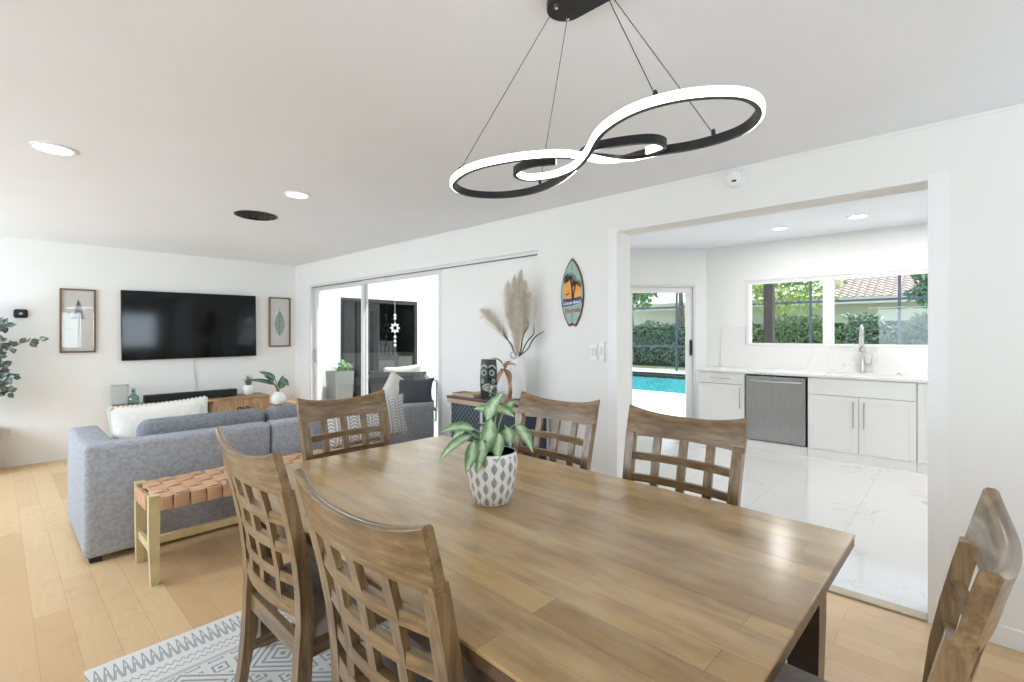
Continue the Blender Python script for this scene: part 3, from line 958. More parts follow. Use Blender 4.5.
spots = [
 ((.895, 1.757), -90, 'brown lattice-back chair at the left long side of the table, beside the woven bench'),
 ((.865, .987), -90, 'brown lattice-back chair at the left long side, its top rail overlapping the tabletop'),
 ((1.405, 2.345), 180, 'brown lattice-back chair at the far short end of the table, before the striped cushion'),
 ((1.83, .918), 90, 'brown lattice-back chair on the kitchen side, in front of pool door and dishwasher'),
 ((1.875, 1.678), 90, 'brown lattice-back chair on the kitchen side, in front of the navy cabinet'),
 ((1.285, .276), -2, 'dark glossy chair seen edge-on at the near short end, beside the white kitchen doorway wall'),
]
for i, ((x, y), r, lab) in enumerate(spots):
    if i == 0:
        ch.location = (x, y, ZR); ch.rotation_euler = (0, 0, math.radians(r)); ch['label'] = lab; ch['group'] = G
    else: dup(ch, (x, y, ZR), math.radians(r), lab, G)

# ================================================================== POTTED PLANT ON THE TABLE
pt = thing('plant_pot', 'white ceramic pot with grey leaf columns standing on the dining table', 'pot', (1.275, 1.285, TZ))
bm = B()
prof = [(.060, 0), (.068, .004), (.080, .045), (.091, .10), (.096, .14), (.0955, .165), (.092, .186), (.0905, .190)]
lathe(bm, prof, 48)
obj('body', bm, 'pot_pattern', pt, 60)
bm = B(); lathe(bm, [(.0905, .190), (.088, .1915), (.0855, .189), (.086, .15), (.084, .13)], 48); obj('rim', bm, 'ceramic_white', pt, 60)
bm = B(); lathe(bm, [(.001, .178), (.045, .179), (.086, .174)], 32); obj('soil', bm, 'soil', pt)
pl = thing('table_plant', 'green plant with drooping pale-veined leaves in the patterned white pot', 'plant', (1.275, 1.285, TZ+.16))
# leaf list: screen-right offset r, up offset h, toward-camera offset d for stem top and leaf tip
R_ = Vector((.6799, -.7337, 0)); F_ = Vector((.7334, .6799, 0)); U_ = Vector((0, 0, 1))
def P(r, h, d=0.0): return R_*r+U_*h-F_*d
LV = [  # (stem-top, tip, width, droop)
 ((-.02, .15, .02), (.045, .255, .01), .075, .20), ((-.02, .17, -.05), (-.075, .175, -.08), .06, .3), ((.0, .16, .05), (-.03, .02, .09), .075, -.25),
 ((.02, .18, -.02), (.085, .16, .02), .07, .35), ((-.06, .12, .05), (-.185, .115, .08), .072, .30), ((-.07, .105, .07), (-.185, .015, .10), .06, .28),
 ((-.06, .085, .08), (-.085, -.02, .13), .062, -.2), ((-.03, .09, .08), (-.045, -.02, .12), .06, -.2), ((.05, .10, -.06), (.075, .07, -.1), .08, .2),
 ((.09, .13, .0), (.152, .03, .03), .062, .35), ((-.10, .10, -.03), (-.16, .05, -.06), .06, .3), ((.03, .11, .06), (.02, .01, .10), .055, -.25),
 ((-.02, .12, -.06), (-.05, .09, -.14), .06, .3), ((.04, .16, -.06), (.09, .20, -.12), .06, .3), ((.06, .12, .01), (.07, .055, .05), .06, .2),
]
for k, (s, tp, w, dr) in enumerate(LV):
    bm = B(); a = P(*s); e = P(*tp)
    b0 = P(.012*math.sin(k*2.1), -.0, .012*math.cos(k*1.7))
    tube(bm, bez(b0, Vector((b0.x*.6+a.x*.3, b0.y*.6+a.y*.3, a.z*.75)), a, 6), [.0045, .004, .004, .0035, .003, .003, .0025], 6)
    st = obj('stem', bm, 'stem_green', pl)
    bm = B(); leaf(bm, a, e, w*.86, dr*0.8, .22, 9, (F_*-.6+U_).normalized())
    obj('leaf', bm, 'leaf_pale', pl, 80)

# ================================================================== SOFA
sf = thing('sofa', 'long blue-grey fabric sofa standing with its back to the dining table', 'sofa', (0, 0, 0))
SB = 3.81
for a, c in ((.364, 1.430), (1.436, 2.985)):
    bm = B(); box(bm, a, c, SB, SB+.17, .035, .715, .03, seg=3); obj('back_panel', bm, 'sofa_grey', sf, 60)
bm = B(); box(bm, .366, .54, SB+.165, SB+1.0, .035, .70, .03, seg=3); obj('arm', bm, 'sofa_grey', sf, 60)
bm = B(); box(bm, 2.83, 2.985, SB+.165, SB+1.0, .035, .66, .03, seg=3); obj('arm', bm, 'sofa_grey', sf, 60)
bm = B(); box(bm, .54, 2.83, SB+.165, SB+.98, .06, .26, .02); obj('base', bm, 'sofa_dark', sf, 60)
for a, c in ((.545, 1.43), (1.435, 2.13), (2.135, 2.825)):
    bm = B(); box(bm, a, c, SB+.18, SB+1.0, .26, .43, .045, seg=3); obj('seat_cushion', bm, 'sofa_grey', sf, 60)
for a, c, zt in ((.66, 1.47, .80), (1.48, 2.20, .80), (2.21, 2.83, .745)):
    bm = B(); box(bm, a, c, SB+.18, SB+.37, .43, zt, .07, seg=4)
    o = obj('back_cushion', bm, 'sofa_dark', sf, 60)
for x, y in ((.42, 3.87), (.42, 4.75), (2.93, 3.87), (2.93, 4.75)):
    bm = B(); box(bm, x-.03, x+.03, y-.03, y+.03, 0, .04, .004); obj('foot', bm, 'black_plastic', sf)

def cushion(name, label, mat, w, h, t, loc, rz, tilt, roll, pinch=.1, cat='cushion', scallop=False):
    bm = B(); pillow(bm, w, h, t, pinch=pinch)
    o = obj(name, bm, mat, None, 80)
    o.matrix_world = Matrix.Translation(loc) @ Matrix.Rotation(math.radians(rz), 4, 'Z') @ Matrix.Rotation(math.radians(tilt), 4, 'X') @ Matrix.Rotation(math.radians(roll), 4, 'Y')
    tag(o, label, cat)
    if scallop:
        bm = B()
        n = 22
        for e in range(4):
            for k in range(n):
                f = -1+2*(k+.5)/n
                q = 1-pinch*.9*(1-f*f)
                x, z = ((f*w/2, h/2*q), (f*w/2, -h/2*q), (w/2*q, f*h/2), (-w/2*q, f*h/2))[e]
                lathe(bm, [(.001, -.004), (.012, -.003), (.012, .003), (.001, .004)], 8, (0, 0, 0), False)
                for v in bm.verts:
                    pass
                last = bm.verts[:] if False else None
                bm.verts.ensure_lookup_table()
                vv = bm.verts[-32:]
                for v in vv: v.co = Vector((x+v.co.x, v.co.z, z+v.co.y))
        obj('scalloped_edge', bm, mat, o)
    return o
cushion('pillow', 'large white pillow with scalloped edges standing at the left end of the sofa', 'white_linen', .60, .47, .17, (.85, 4.32, .65), 0, -10, -2, .05, 'pillow', True)
cushion('pillow', 'pale beige pillow leaning at the right end of the sofa by the glass door', 'beige_linen', .38, .38, .13, (2.735, 4.08, .775), -14, -10, 34, .1, 'pillow')
cushion('pillow', 'charcoal grey pillow in the right corner of the sofa by the white panel', 'charcoal_fabric', .42, .36, .13, (2.855, 3.97, .79), -26, -24, 2, .22, 'pillow')

# ================================================================== WOVEN BENCH
bn = thing('woven_bench', 'pale wood bench with a woven tan leather seat against the sofa back', 'bench', (0, 0, 0))
bx0, bx1, by0, by1 = .575, 2.20, 3.255, 3.665
for x in (bx0+.028, bx1-.028):
    for y in (by0+.025, by1-.025):
        bm = B(); s = -1 if y < 3.5 else 1
        loft(bm, [[Vector((x+a*w, y+s*(.02 if z < .1 else 0)+b_*w, z)) for a, b_ in ((-1, -1), (1, -1), (1, 1), (-1, 1))] for w, z in ((.018, 0), (.025, .24), (.026, .492))])
        obj('leg', bm, 'bench_wood', bn)
    bm = B(); box(bm, x-.012, x+.012, by0+.045, by1-.045, .155, .20, .003); obj('stretcher', bm, 'bench_wood', bn)
bm = B(); box(bm, bx0+.04, bx1-.04, 3.445, 3.475, .155, .20, .003); obj('stretcher', bm, 'bench_wood', bn)
bm = B()
for y in (by0+.03, by1-.03): box(bm, bx0+.05, bx1-.05, y-.018, y+.018, .42, .465, .004)
for x in (bx0+.028, bx1-.028): box(bm, x-.015, x+.015, by0+.05, by1-.05, .42, .465, .004)
obj('seat_rail', bm, 'bench_wood', bn)
bm = B()
nx_, ny_ = 19, 5
cx, cy = (bx1-bx0-.06)/nx_, (by1-by0)/ny_
for i in range(nx_):
    for j in range(ny_):
        x = bx0+.03+(i+.5)*cx; y = by0+(j+.5)*cy
        hi = (i+j) % 2 == 0
        w, d = (cx*.47, cy*.54) if hi else (cx*.54, cy*.47)
        rows = []
        for k in range(5):
            f = -1+k/2
            zz = .484+(.0055*(1-f*f) if True else 0)-(.004 if abs(f) == 1 else 0)
            if hi: rows.append([Vector((x-w, y+f*d, zz)), Vector((x+w, y+f*d, zz)), Vector((x+w, y+f*d, zz-.004)), Vector((x-w, y+f*d, zz-.004))])
            else: rows.append([Vector((x+f*w, y-d, zz)), Vector((x+f*w, y+d, zz)), Vector((x+f*w, y+d, zz-.004)), Vector((x+f*w, y-d, zz-.004))])
        loft(bm, rows)
    # straps wrapped over the long rails
    for y0, y1 in ((by0-.012, by0+.004), (by1-.004, by1+.012)):
        if i: box(bm, bx0+.03+i*cx+.004, bx0+.03+(i+1)*cx-.004, y0, y1, .405, .482, .003)
        else: box(bm, bx0+.055, bx0+.03+cx-.004, y0, y1, .405, .482, .003)
for j in range(ny_):
    for x0, x1 in ((bx0-.006, bx0+.012), (bx1-.012, bx1+.006)):
        a = by0+j*cy+.004; c = by0+(j+1)*cy-.004
        if j == 0: a = by0+.055
        if j == ny_-1: c = by1-.055
        box(bm, x0, x1, a, c, .405, .482, .003)
obj('woven_seat', bm, 'leather_tan', bn, 50)
cushion('lumbar_cushion', 'long grey and white chevron striped cushion propped on the bench behind the far chair', 'chevron_fabric', .80, .36, .13, (2.13, 3.645, .664), 0, -12, -1.5, .07)

# ================================================================== TV WALL
M = wall_mat((1.752, YF, 1.497), '-y') @ Matrix.Rotation(math.radians(0.5), 4, 'Z') @ Matrix.Rotation(math.radians(-1.5), 4, 'Y')
tv = thing('television', 'large black flat television mounted on the far white wall', 'television', mat=M)
bm = B(); box(bm, -.735, .735, -.418, .418, .03, .058, .004); obj('housing', bm, 'black_plastic', tv)
bm = B(); box(bm, -.727, .727, -.408, .410, .0575, .0595); obj('screen', bm, 'black_gloss', tv)
bm = B(); box(bm, -.2, .2, -.15, .15, .0, .03, .005); obj('wall_mount', bm, 'black_metal', tv)
bm = B(); tube(bm, [(1.745, YF-.012, 1.10), (1.75, YF-.012, .95), (1.765, YF-.012, .8), (1.772, YF-.012, .575)], .006, 8)
tag(obj('television_cable', bm, 'alu_white'), 'thin pale cable hanging down the wall below the television', 'cable')

def framed(label, p, w, h, kind):
    t = thing('framed_print', label, 'picture', mat=wall_mat(p, '-y'), group='framed prints beside the television')
    bm = B(); fw, d = .018, .028
    box(bm, -w/2, w/2, h/2-fw, h/2, 0, d, .002); box(bm, -w/2, w/2, -h/2, -h/2+fw, 0, d, .002)
    box(bm, -w/2, -w/2+fw, -h/2+fw, h/2-fw, 0, d, .002); box(bm, w/2-fw, w/2, -h/2+fw, h/2-fw, 0, d, .002)
    obj('frame', bm, 'frame_wood', t)
    bm = B(); box(bm, -w/2+.01, w/2-.01, -h/2+.01, h/2-.01, .002, .008); obj('print', bm, 'print_mat', t)
    bm = B()
    if kind == 'leaf':
        pts = []
        n = 24
        for s in (1, -1):
            for k in range(n+1):
                f = k/n if s == 1 else 1-k/n
                ww = .072*math.sin(PI*f)**.75*(1-.25*(f-.35))
                pts.append((s*ww, -.20+.36*f))
        prism(bm, pts[:n]+pts[n+1:-1], .0085, .0095)
        obj('leaf_motif', bm, 'print_green', t)
        bm = B(); tube(bm, [(0, -.21, .010), (0, .16, .010), (-.012, .21, .010)], .0025, 6); obj('leaf_rib', bm, 'print_ink', t)
    else:
        tube(bm, [(.02, -.27, .010), (.0, -.2, .010), (.01, .0, .010), (.0, .24, .010)], .003, 6)
        for k in range(9):
            z = .04+k*.022; ww = .06*(1-k/11)
            leaf(bm, (.005, z, .0105), (.005-ww, z-.018, .0105), .014, 0, 0, 3, Vector((0, 0, 1)))
            leaf(bm, (.005, z, .0105), (.005+ww, z-.018, .0105), .014, 0, 0, 3, Vector((0, 0, 1)))
        obj('twig_motif', bm, 'print_ink', t, None)
    bm = B(); box(bm, -w/2+.012, w/2-.012, -h/2+.012, h/2-.012, .016, .019); obj('glass', bm, 'picture_glass', t, None)
framed('framed twig print left of the television, its glass mirroring window blinds', (.64, YF, 1.538), .305, .715, 'twig')
framed('framed green leaf print right of the television, by the sliding door', (2.83, YF, 1.563), .30, .715, 'leaf')

th = thing('thermostat', 'small black rounded thermostat on the white wall above the eucalyptus', 'thermostat', mat=wall_mat((.19, YF, 1.605), '-y'))
bm = B(); box(bm, -.052, .052, -.045, .045, 0, .022, .02, seg=4); obj('body', bm, 'black_plastic', th, 60)
bm = B(); lathe(bm, [(.001, .0245), (.014, .024), (.016, .021)], 16); obj('dial', bm, 'grey_metal', th)
ol = thing('wall_outlet', 'small white wall outlet low on the far wall by the planter', 'outlet', mat=wall_mat((.10, YF, .36), '-y'))
bm = B(); box(bm, -.035, .035, -.058, .058, 0, .006, .002); obj('plate', bm, 'trim_white', ol)
for z in (-.02, .02):
    bm = B(); box(bm, -.016, .016, z-.014, z+.014, .005, .008, .002); obj('socket', bm, 'alu_white', ol)

# media console
mc = thing('media_console', 'low brown plank media console under the television', 'console', (0, 0, 0))
cx0, cx1, cy0, cy1, cz = .92, 2.54, 6.84, 7.21, .57
bm = B(); box(bm, cx0, cx1, cy0-.005, cy1, cz-.03, cz, .003); obj('top', bm, 'console_wood_h', mc)
bm = B(); box(bm, cx0, cx1, cy0+.02, cy1, .08, .105); 
box(bm, cx0+.02, cx1-.02, cy1-.015, cy1, .105, cz-.03)
obj('carcass', bm, 'console_wood_h', mc)
for x in (cx0, 1.40, 1.875, cx1-.025):
    bm = B(); box(bm, x, x+.025, cy0, cy1-.015, .08 if x in (cx0,) or x > 2.4 else .105, cz-.03, .002); obj('side_panel', bm, 'console_wood_v', mc)
bm = B(); box(bm, cx0+.025, 1.875, cy0+.03, cy1-.015, .31, .33); obj('shelf', bm, 'console_wood_h', mc)
for a, c, hx in ((1.903, 2.206, 2.165), (2.212, 2.512, 2.253)):
    bm = B(); box(bm, a, c, cy0, cy0+.02, .11, cz-.034, .003)
    for p, q in ((a+.0, a+.05), (c-.05, c)): box(bm, p, q, cy0-.008, cy0, .11, cz-.034, .002)
    f = obj('door', bm, 'console_wood_v', mc)
    bm = B(); pts = [(hx+.03*math.cos(u_), cy0-.022, .41+.028*math.sin(u_)) for u_ in [PI*k/8 for k in range(9)]]
    tube(bm, pts, .006, 8, Vector((0, 1, 0.01))); box(bm, hx-.036, hx+.036, cy0-.02, cy0-.006, .402, .414, .003)
    obj('handle', bm, 'black_metal', f)
for x in (cx0+.05, cx1-.05):
    for y in (cy0+.05, cy1-.05):
        bm = B(); box(bm, x-.02, x+.02, y-.02, y+.02, 0, .08); obj('foot', bm, 'black_metal', mc)

sbr = thing('soundbar', 'long black soundbar lying on the media console', 'soundbar', (1.69, 7.02, cz))
bm = B(); box(bm, -.495, .495, -.045, .045, .008, .098, .01); obj('body', bm, 'black_plastic', sbr)
for x in (-.35, .35):
    bm = B(); box(bm, x-.04, x+.04, -.035, .035, 0, .009, .002); obj('foot', bm, 'black_metal', sbr)

gb = thing('glass_bottle', 'small green-grey glass bottle at the left end of the media console', 'bottle', (1.095, 6.99, cz))
bm = B(); lathe(bm, [(.05, 0), (.055, .01), (.055, .085), (.045, .105), (.022, .125), (.019, .165), (.024, .172), (.020, .172), (.016, .165), (.018, .128), (.042, .10), (.051, .085), (.051, .012), (.046, .006)], 24); obj('body', bm, 'green_glass', gb, 50)
bm = B(); lathe(bm, [(.001, .15), (.014, .15), (.016, .172), (.021, .18), (.02, .195), (.001, .198)], 16); obj('stopper', bm, 'green_glass', gb, 50)
gv = thing('glass_vase', 'empty clear square glass vase behind the green bottle', 'vase', (.985, 7.10, cz))
bm = B()
loft(bm, [[Vector((x*a, y*a, z)) for x, y in ((-1, -1), (1, -1), (1, 1), (-1, 1))] for a, z in ((.075, 0), (.078, .23), (.072, .23), (.07, .015))]); obj('body', bm, 'clear_glass', gv, None)
bm = B()
loft(bm, [[Vector((x*a, y*a, z)) for x, y in ((-1, -1), (1, -1), (1, 1), (-1, 1))] for a, z in ((.074, .226), (.079, .226), (.079, .233), (.071, .233), (.071, .226))]); obj('rim', bm, 'clear_glass', gv, None)

sp = thing('succulent_pot', 'white round pot on the right end of the media console', 'pot', (2.335, 7.02, cz))
bm = B(); lathe(bm, [(.04, 0), (.058, .01), (.07, .06), (.068, .11), (.06, .135), (.054, .135), (.06, .11), (.055, .1)], 28); obj('body', bm, 'ceramic_white', sp, 50)
bm = B(); lathe(bm, [(.001, .118), (.056, .115)], 20); obj('soil', bm, 'soil', sp)
sc_ = thing('succulent', 'spiky grey-green succulent in the white pot under the television', 'plant', (2.335, 7.02, cz+.115))
q = random.Random(4)
bm = B()
for k in range(20):
    a = k*2.4; r_ = .02+.075*(k/20); hgt = .17-.09*(k/20)
    leaf(bm, (math.cos(a)*.012, math.sin(a)*.012, 0), (math.cos(a)*r_, math.sin(a)*r_, hgt), .022, -.15, .4, 5, Vector((math.cos(a), math.sin(a), .4)))
obj('leaves', bm, 'leaf_succulent', sc_, None)

# small side table with the big-leaf plant
stb = thing('side_table', 'small round wooden side table at the right end of the media console', 'table', (2.66, 6.48, 0))
bm = B(); lathe(bm, [(.001, .435), (.245, .435), (.25, .442), (.25, .468), (.245, .475), (.001, .475)], 40, uv=False); obj('top', bm, 'console_wood_h', stb, 40)
for k in range(3):
    a = k*2*PI/3+.4
    bm = B(); tube(bm, [(math.cos(a)*.12, math.sin(a)*.12, .44), (math.cos(a)*.2, math.sin(a)*.2, 0)], [.018, .013], 10); obj('leg', bm, 'console_wood_v', stb)
wv = thing('bud_vase', 'white round vase on the small wooden side table', 'vase', (2.50, 6.44, .475))
bm = B(); lathe(bm, [(.04, 0), (.075, .02), (.092, .07), (.08, .12), (.05, .15), (.04, .165), (.035, .165), (.045, .148), (.07, .12)], 28); obj('body', bm, 'ceramic_white', wv, 50)
bm = B(); lathe(bm, [(.034, .163), (.041, .163), (.043, .168), (.039, .172), (.034, .168)], 24); obj('rim', bm, 'ceramic_white', wv, 50)
bl = thing('broadleaf_plant', 'dark green broad-leaved cuttings standing in the white round vase', 'plant', (2.50, 6.44, .60))
def P2(r, h, d=0): return R_*r+U_*h-F_*d
for s, tp, w in (((-.05, .13, 0), (-.38, .19, .05), .10), ((-.04, .2, 0), (-.27, .30, -.03), .095), ((.02, .2, 0), (.16, .12, .05), .11), ((.03, .22, -.02), (.04, .10, -.1), .09), ((-.06, .16, .0), (-.16, .25, .05), .09)):
    bm = B(); tube(bm, bez((0, 0, -.05), P2(s[0]*.3, s[1]*.7), P2(*s), 6), .006, 6); obj('stem', bm, 'stem_brown', bl)
    bm = B(); leaf(bm, P2(*s), P2(*tp), w, .15, .3, 8, (F_*-.5+U_).normalized()); obj('leaf', bm, 'leaf_dark', bl, 80)
# two upright leaves at the right
bm = B(); leaf(bm, P2(.03, .08), P2(.06, .26), .1, .1, .3, 8, (F_*-1.0+R_*.4).normalized()); obj('leaf', bm, 'leaf_dark', bl, 80)

# ================================================================== EUCALYPTUS
pb = thing('planter_box', 'wooden box planter with a grey rim at the left end of the far wall', 'planter', (-.155, 7.07, 0))
bm = B(); box(bm, -.16, .16, -.16, .16, .0, .40, .006); obj('box', bm, 'wood_planter', pb)
bm = B(); box(bm, -.165, .165, -.165, .165, .40, .455, .006); obj('rim', bm, 'grey_stone', pb)
eu = thing('eucalyptus', 'grey-green eucalyptus branches reaching in from the left edge above the planter', 'plant', (-.155, 7.07, .455))
q = random.Random(9)
tips = [(.46, .88, -.16), (.22, 1.02, -.1), (.20, .62, -.18), (.27, .50, -.12), (.16, .72, -.2), (.24, .36, -.2), (.12, 1.2, -.1), (.18, .86, -.22), (-.1, 1.1, -.1), (-.25, .9, -.1), (.2, .56, -.05), (.22, .42, -.1), (-.2, .6, -.2)]
for k, (dx_, dz_, dy_) in enumerate(tips):
    bm = B()
    if k == 0: pts = bez((0, 0, -.05), (-.02, -.06, .78), (dx_, dy_, dz_), 14)
    else: pts = bez((0, 0, -.05), (dx_*.1, dy_*.3, dz_*1.15), (dx_, dy_, dz_), 12)
    tube(bm, pts, [.006*(1-.6*i/len(pts)) for i in range(len(pts))], 6); obj('branch', bm, 'stem_brown', eu)
    bm = B()
    for i, p in enumerate(pts[4:], 4):
        for s in range(5 if k else 3):
            d = Vector((q.uniform(-1, 1), q.uniform(-.6, .6), q.uniform(-.8, .9))).normalized()
            L_ = q.uniform(.05, .085)
            leaf(bm, p+d*.012, p+d*(.012+L_), L_*.75, .08, .15, 4, Vector((q.uniform(-.5, .5), -1, q.uniform(-.2, .6))), 0.2)
    obj('foliage', bm, 'leaf_eucalyptus', eu, None)

# ================================================================== NAVY CABINET BY THE WHITE PANEL
cb = thing('sideboard', 'navy cabinet with pale posts and a dark top against the white door panel', 'cabinet', (0, 0, 0))
ax0, ax1, ay0, ay1, az = 2.655, 3.04, 2.40, 3.20, .865
bm = B(); box(bm, ax0-.015, ax1, ay0-.015, ay1+.015, az-.022, az, .003); obj('top', bm, plain('cabinet_top', '#5a5049', 0.18, var=0.15, vscale=9), cb)
bm = B(); box(bm, ax0-.012, ax1-.005, ay0-.012, ay1+.012, az-.06, az-.022, .003); obj('top_rail', bm, 'book_tan', cb)
for x in (ax0, ax1-.04):
    for y in (ay0, (ay0+ay1)/2-.015, ay1-.03):
        if x > ax0 and abs(y-(ay0+ay1)/2) < .1: continue
        bm = B(); box(bm, x, x+.03, y, y+.03, 0, az-.06, .002); obj('post', bm, 'silver_post', cb)
bm = B(); box(bm, ax0+.03, ax1-.04, ay1-.022, ay1-.01, .1, az-.06); obj('end_panel', bm, 'navy_panel', cb)
bm = B(); box(bm, ax0+.03, ax1-.04, ay0+.008, ay0+.02, .1, az-.06)
obj('end_panel', bm, 'navy_panel', cb)
bm = B(); box(bm, ax0+.02, ax1-.03, ay0+.02, ay1-.02, .08, .1); box(bm, ax1-.03, ax1-.02, ay0+.02, ay1-.02, .1, az-.06); obj('carcass', bm, 'navy_panel', cb)
ym = (ay0+ay1)/2
bm = B(); box(bm, ax0+.006, ax0+.02, ym+.02, ay1-.034, .11, az-.065, .002); f = obj('door', bm, 'lattice_panel', cb)
bm = B(); lathe(bm, [(.004, 0), (.004, .012), (.011, .016), (.011, .022), (.001, .024)], 12)
for v in bm.verts: v.co = Vector((ax0+.006-v.co.z, ym+.06+v.co.x, .5+v.co.y))
obj('knob', bm, 'grey_metal', f)
bm = B(); box(bm, ax0+.006, ax0+.02, ay0+.034, ym-.02, .11, az-.065, .002); f = obj('door', bm, 'navy_panel', cb)
bm = B(); lathe(bm, [(.004, 0), (.004, .012), (.011, .016), (.011, .022), (.001, .024)], 12)
for v in bm.verts: v.co = Vector((ax0+.006-v.co.z, ym-.06+v.co.x, .5+v.co.y))
obj('knob', bm, 'grey_metal', f)

bk_ = thing('wooden_tray', 'flat pale wooden tray at the left end of the navy cabinet', 'tray', (2.75, 3.05, az))
bm = B(); box(bm, -.07, .07, -.13, .13, 0, .01, .002); obj('base', bm, 'book_tan', bk_)
bm = B()
for s in (-1, 1): box(bm, s*.07-.004, s*.07+.004, -.134, .134, 0, .024, .001); box(bm, -.066, .066, s*.13-.004, s*.13+.004, 0, .024, .001)
obj('rim', bm, 'book_tan', bk_)

mk = thing('carved_mask', 'tall dark carved wooden mask standing on the navy cabinet', 'mask', (2.80, 2.86, az), math.radians(-52))
bm = B(); rings = []
for z, w, d in ((0, .058, .03), (.03, .066, .035), (.16, .072, .04), (.27, .066, .035), (.315, .062, .025)):
    rings.append([Vector((w*x, d*y*(1 if y < 0 else .35), z)) for x, y in ((-1, 1), (-1, -.35), (-.55, -.9), (0, -1.1), (.55, -.9), (1, -.35), (1, 1))])
loft(bm, rings); obj('body', bm, 'mask_dark', mk, 50)
for s in (-1, 1):
    bm = B(); pts = [(s*.032+.017*math.cos(a), -.046, .205+.020*math.sin(a)) for a in [2*PI*k/14 for k in range(15)]]
    tube(bm, pts, .005, 6, Vector((0, 1, 0))); obj('eye_ring', bm, 'mask_light', mk)
    bm = B(); tube(bm, bez((s*.008, -.05, .25), (s*.035, -.05, .285), (s*.062, -.03, .24), 8), .006, 6, Vector((0, 1, 0))); obj('brow', bm, 'mask_light', mk)
    bm = B(); pts = [(s*.045+.010*math.cos(a), -.042, .135+.016*math.sin(a)) for a in [2*PI*k/10 for k in range(11)]]; tube(bm, pts, .004, 6, Vector((0, 1, 0))); obj('cheek_scroll', bm, 'mask_light', mk)
bm = B(); loft(bm, [[Vector((x*w, -.045-d*y, z)) for x, y in ((-1, 0), (0, 1), (1, 0), (0, -.3))] for w, d, z in ((.006, .006, .24), (.020, .022, .165), (.016, .010, .15))]); obj('nose', bm, 'mask_dark', mk)
bm = B(); pts = [(.042*math.cos(a), -.047, .085+.026*math.sin(a)) for a in [2*PI*k/20 for k in range(21)]]; tube(bm, pts, .006, 6, Vector((0, 1, 0))); obj('lips', bm, 'mask_light', mk)
bm = B()
for k in range(5): box(bm, -.03+k*.0125, -.02+k*.0125, -.050, -.040, .07, .10, .002)
obj('teeth', bm, 'mask_light', mk)

jar = thing('glass_jar', 'small clear glass jar with a wire bail between mask and copper palm', 'jar', (2.735, 2.745, az))
bm = B(); lathe(bm, [(.035, 0), (.04, .005), (.04, .075), (.032, .09), (.032, .1), (.029, .1), (.029, .09), (.036, .073), (.036, .008)], 24); obj('body', bm, 'clear_glass', jar, 50)
bm = B(); lathe(bm, [(.001, .1), (.034, .1), (.034, .112), (.012, .116), (.001, .118)], 24); obj('lid', bm, 'grey_metal', jar, 50)
bm = B(); tube(bm, [(-.04, 0, .085), (-.044, 0, .11), (0, 0, .14), (.044, 0, .11), (.04, 0, .085)], .003, 6, Vector((0, 1, 0))); obj('bail', bm, 'black_metal', jar)

pf = thing('palm_figurine', 'small copper palm tree figurine on the navy cabinet beside the white vase', 'figurine', (2.77, 2.60, az))
bm = B(); lathe(bm, [(.001, 0), (.045, 0), (.04, .012), (.02, .02), (.001, .024)], 20); obj('base', bm, 'copper', pf)
top = Vector((-.015, .035, .245))
bm = B(); pts = bez((0, 0, .01), (-.01, -.055, .12), top, 10); tube(bm, pts, [.017-.0007*i for i in range(11)], 10); obj('trunk', bm, 'copper', pf)
for s, tp, w in (((0, 0, 0), (-.125, .09, .02), .035), ((0, 0, 0), (.095, .035, .04), .045), ((0, 0, 0), (.055, -.10, .04), .04), ((0, 0, 0), (-.055, -.12, .04), .045), ((0, 0, 0), (-.02, -.05, -.09), .04), ((0, 0, 0), (.06, .06, -.06), .045)):
    bm = B(); leaf(bm, top, top+P2(*tp), w, .45, .3, 8, (F_*-.4+U_).normalized()); obj('frond', bm, 'leaf_copper', pf, 60)

vs_ = thing('floor_vase', 'plain white cylinder vase holding the dried plumes on the navy cabinet', 'vase', (2.90, 2.62, az))
bm = B(); lathe(bm, [(.055, 0), (.066, .006), (.070, .16), (.066, .31), (.060, .335), (.054, .335), (.060, .30), (.062, .1)], 36); obj('body', bm, 'ceramic_white', vs_, 50)
bm = B(); lathe(bm, [(.053, .333), (.061, .333), (.063, .338), (.058, .343), (.053, .338)], 36); obj('rim', bm, 'ceramic_white', vs_, 50)
db = thing('dried_plumes', 'tall beige pampas plumes with curly willow in the white cylinder vase', 'dried flowers', (2.90, 2.62, az+.30))
def plume(tip, ctrl, n, spread, seed, f0=.35, ln=.15):
    q = random.Random(seed); bm = B()
    pts = bez((0, 0, 0), ctrl, tip, 24)
    tube(bm, pts, [.004*(1-.7*i/24) for i in range(25)], 6)
    st = obj('plume_stem', bm, 'pampas', db)
    bm = B()
    for k in range(n):
        f = f0+(1-f0)*q.random()**0.9
        i = min(23, int(f*24)); p = pts[i].lerp(pts[i+1], f*24-i)
        t = (pts[i+1]-pts[i]).normalized()
        a = q.uniform(0, 2*PI)
        s = t.cross(Vector((math.cos(a), math.sin(a), .3))).normalized()
        prof = math.sin(PI*min(1, (f-f0)/(1-f0)*.8+.18))
        e = p+s*spread*prof*q.uniform(.3, 1.0)+t*ln*q.uniform(.5, 1.1)*(.4+.6*prof)
        m_ = p.lerp(e, .5)+t*.02+Vector((q.uniform(-1, 1), q.uniform(-1, 1), q.uniform(-1, 1)))*.008
        w = F_.cross(e-p).normalized()*.0006
        v = [bm.verts.new(x) for x in (p-w, p+w, m_+w, m_-w)]; bm.faces.new(v)
        v2 = [bm.verts.new(e)]
        bm.faces.new((v[3], v[2], v2[0]))
    obj('plume', bm, 'pampas', db, None)
plume(P2(.02, .70), P2(-.03, .35, .0), 1700, .12, 1)
plume(P2(.055, .61, -.02), P2(.02, .32), 1300, .11, 7)
plume(P2(-.03, .65, .03), P2(-.04, .33), 1300, .11, 8)
plume(P2(-.08, .60), P2(-.06, .30, .02), 1500, .12, 2)
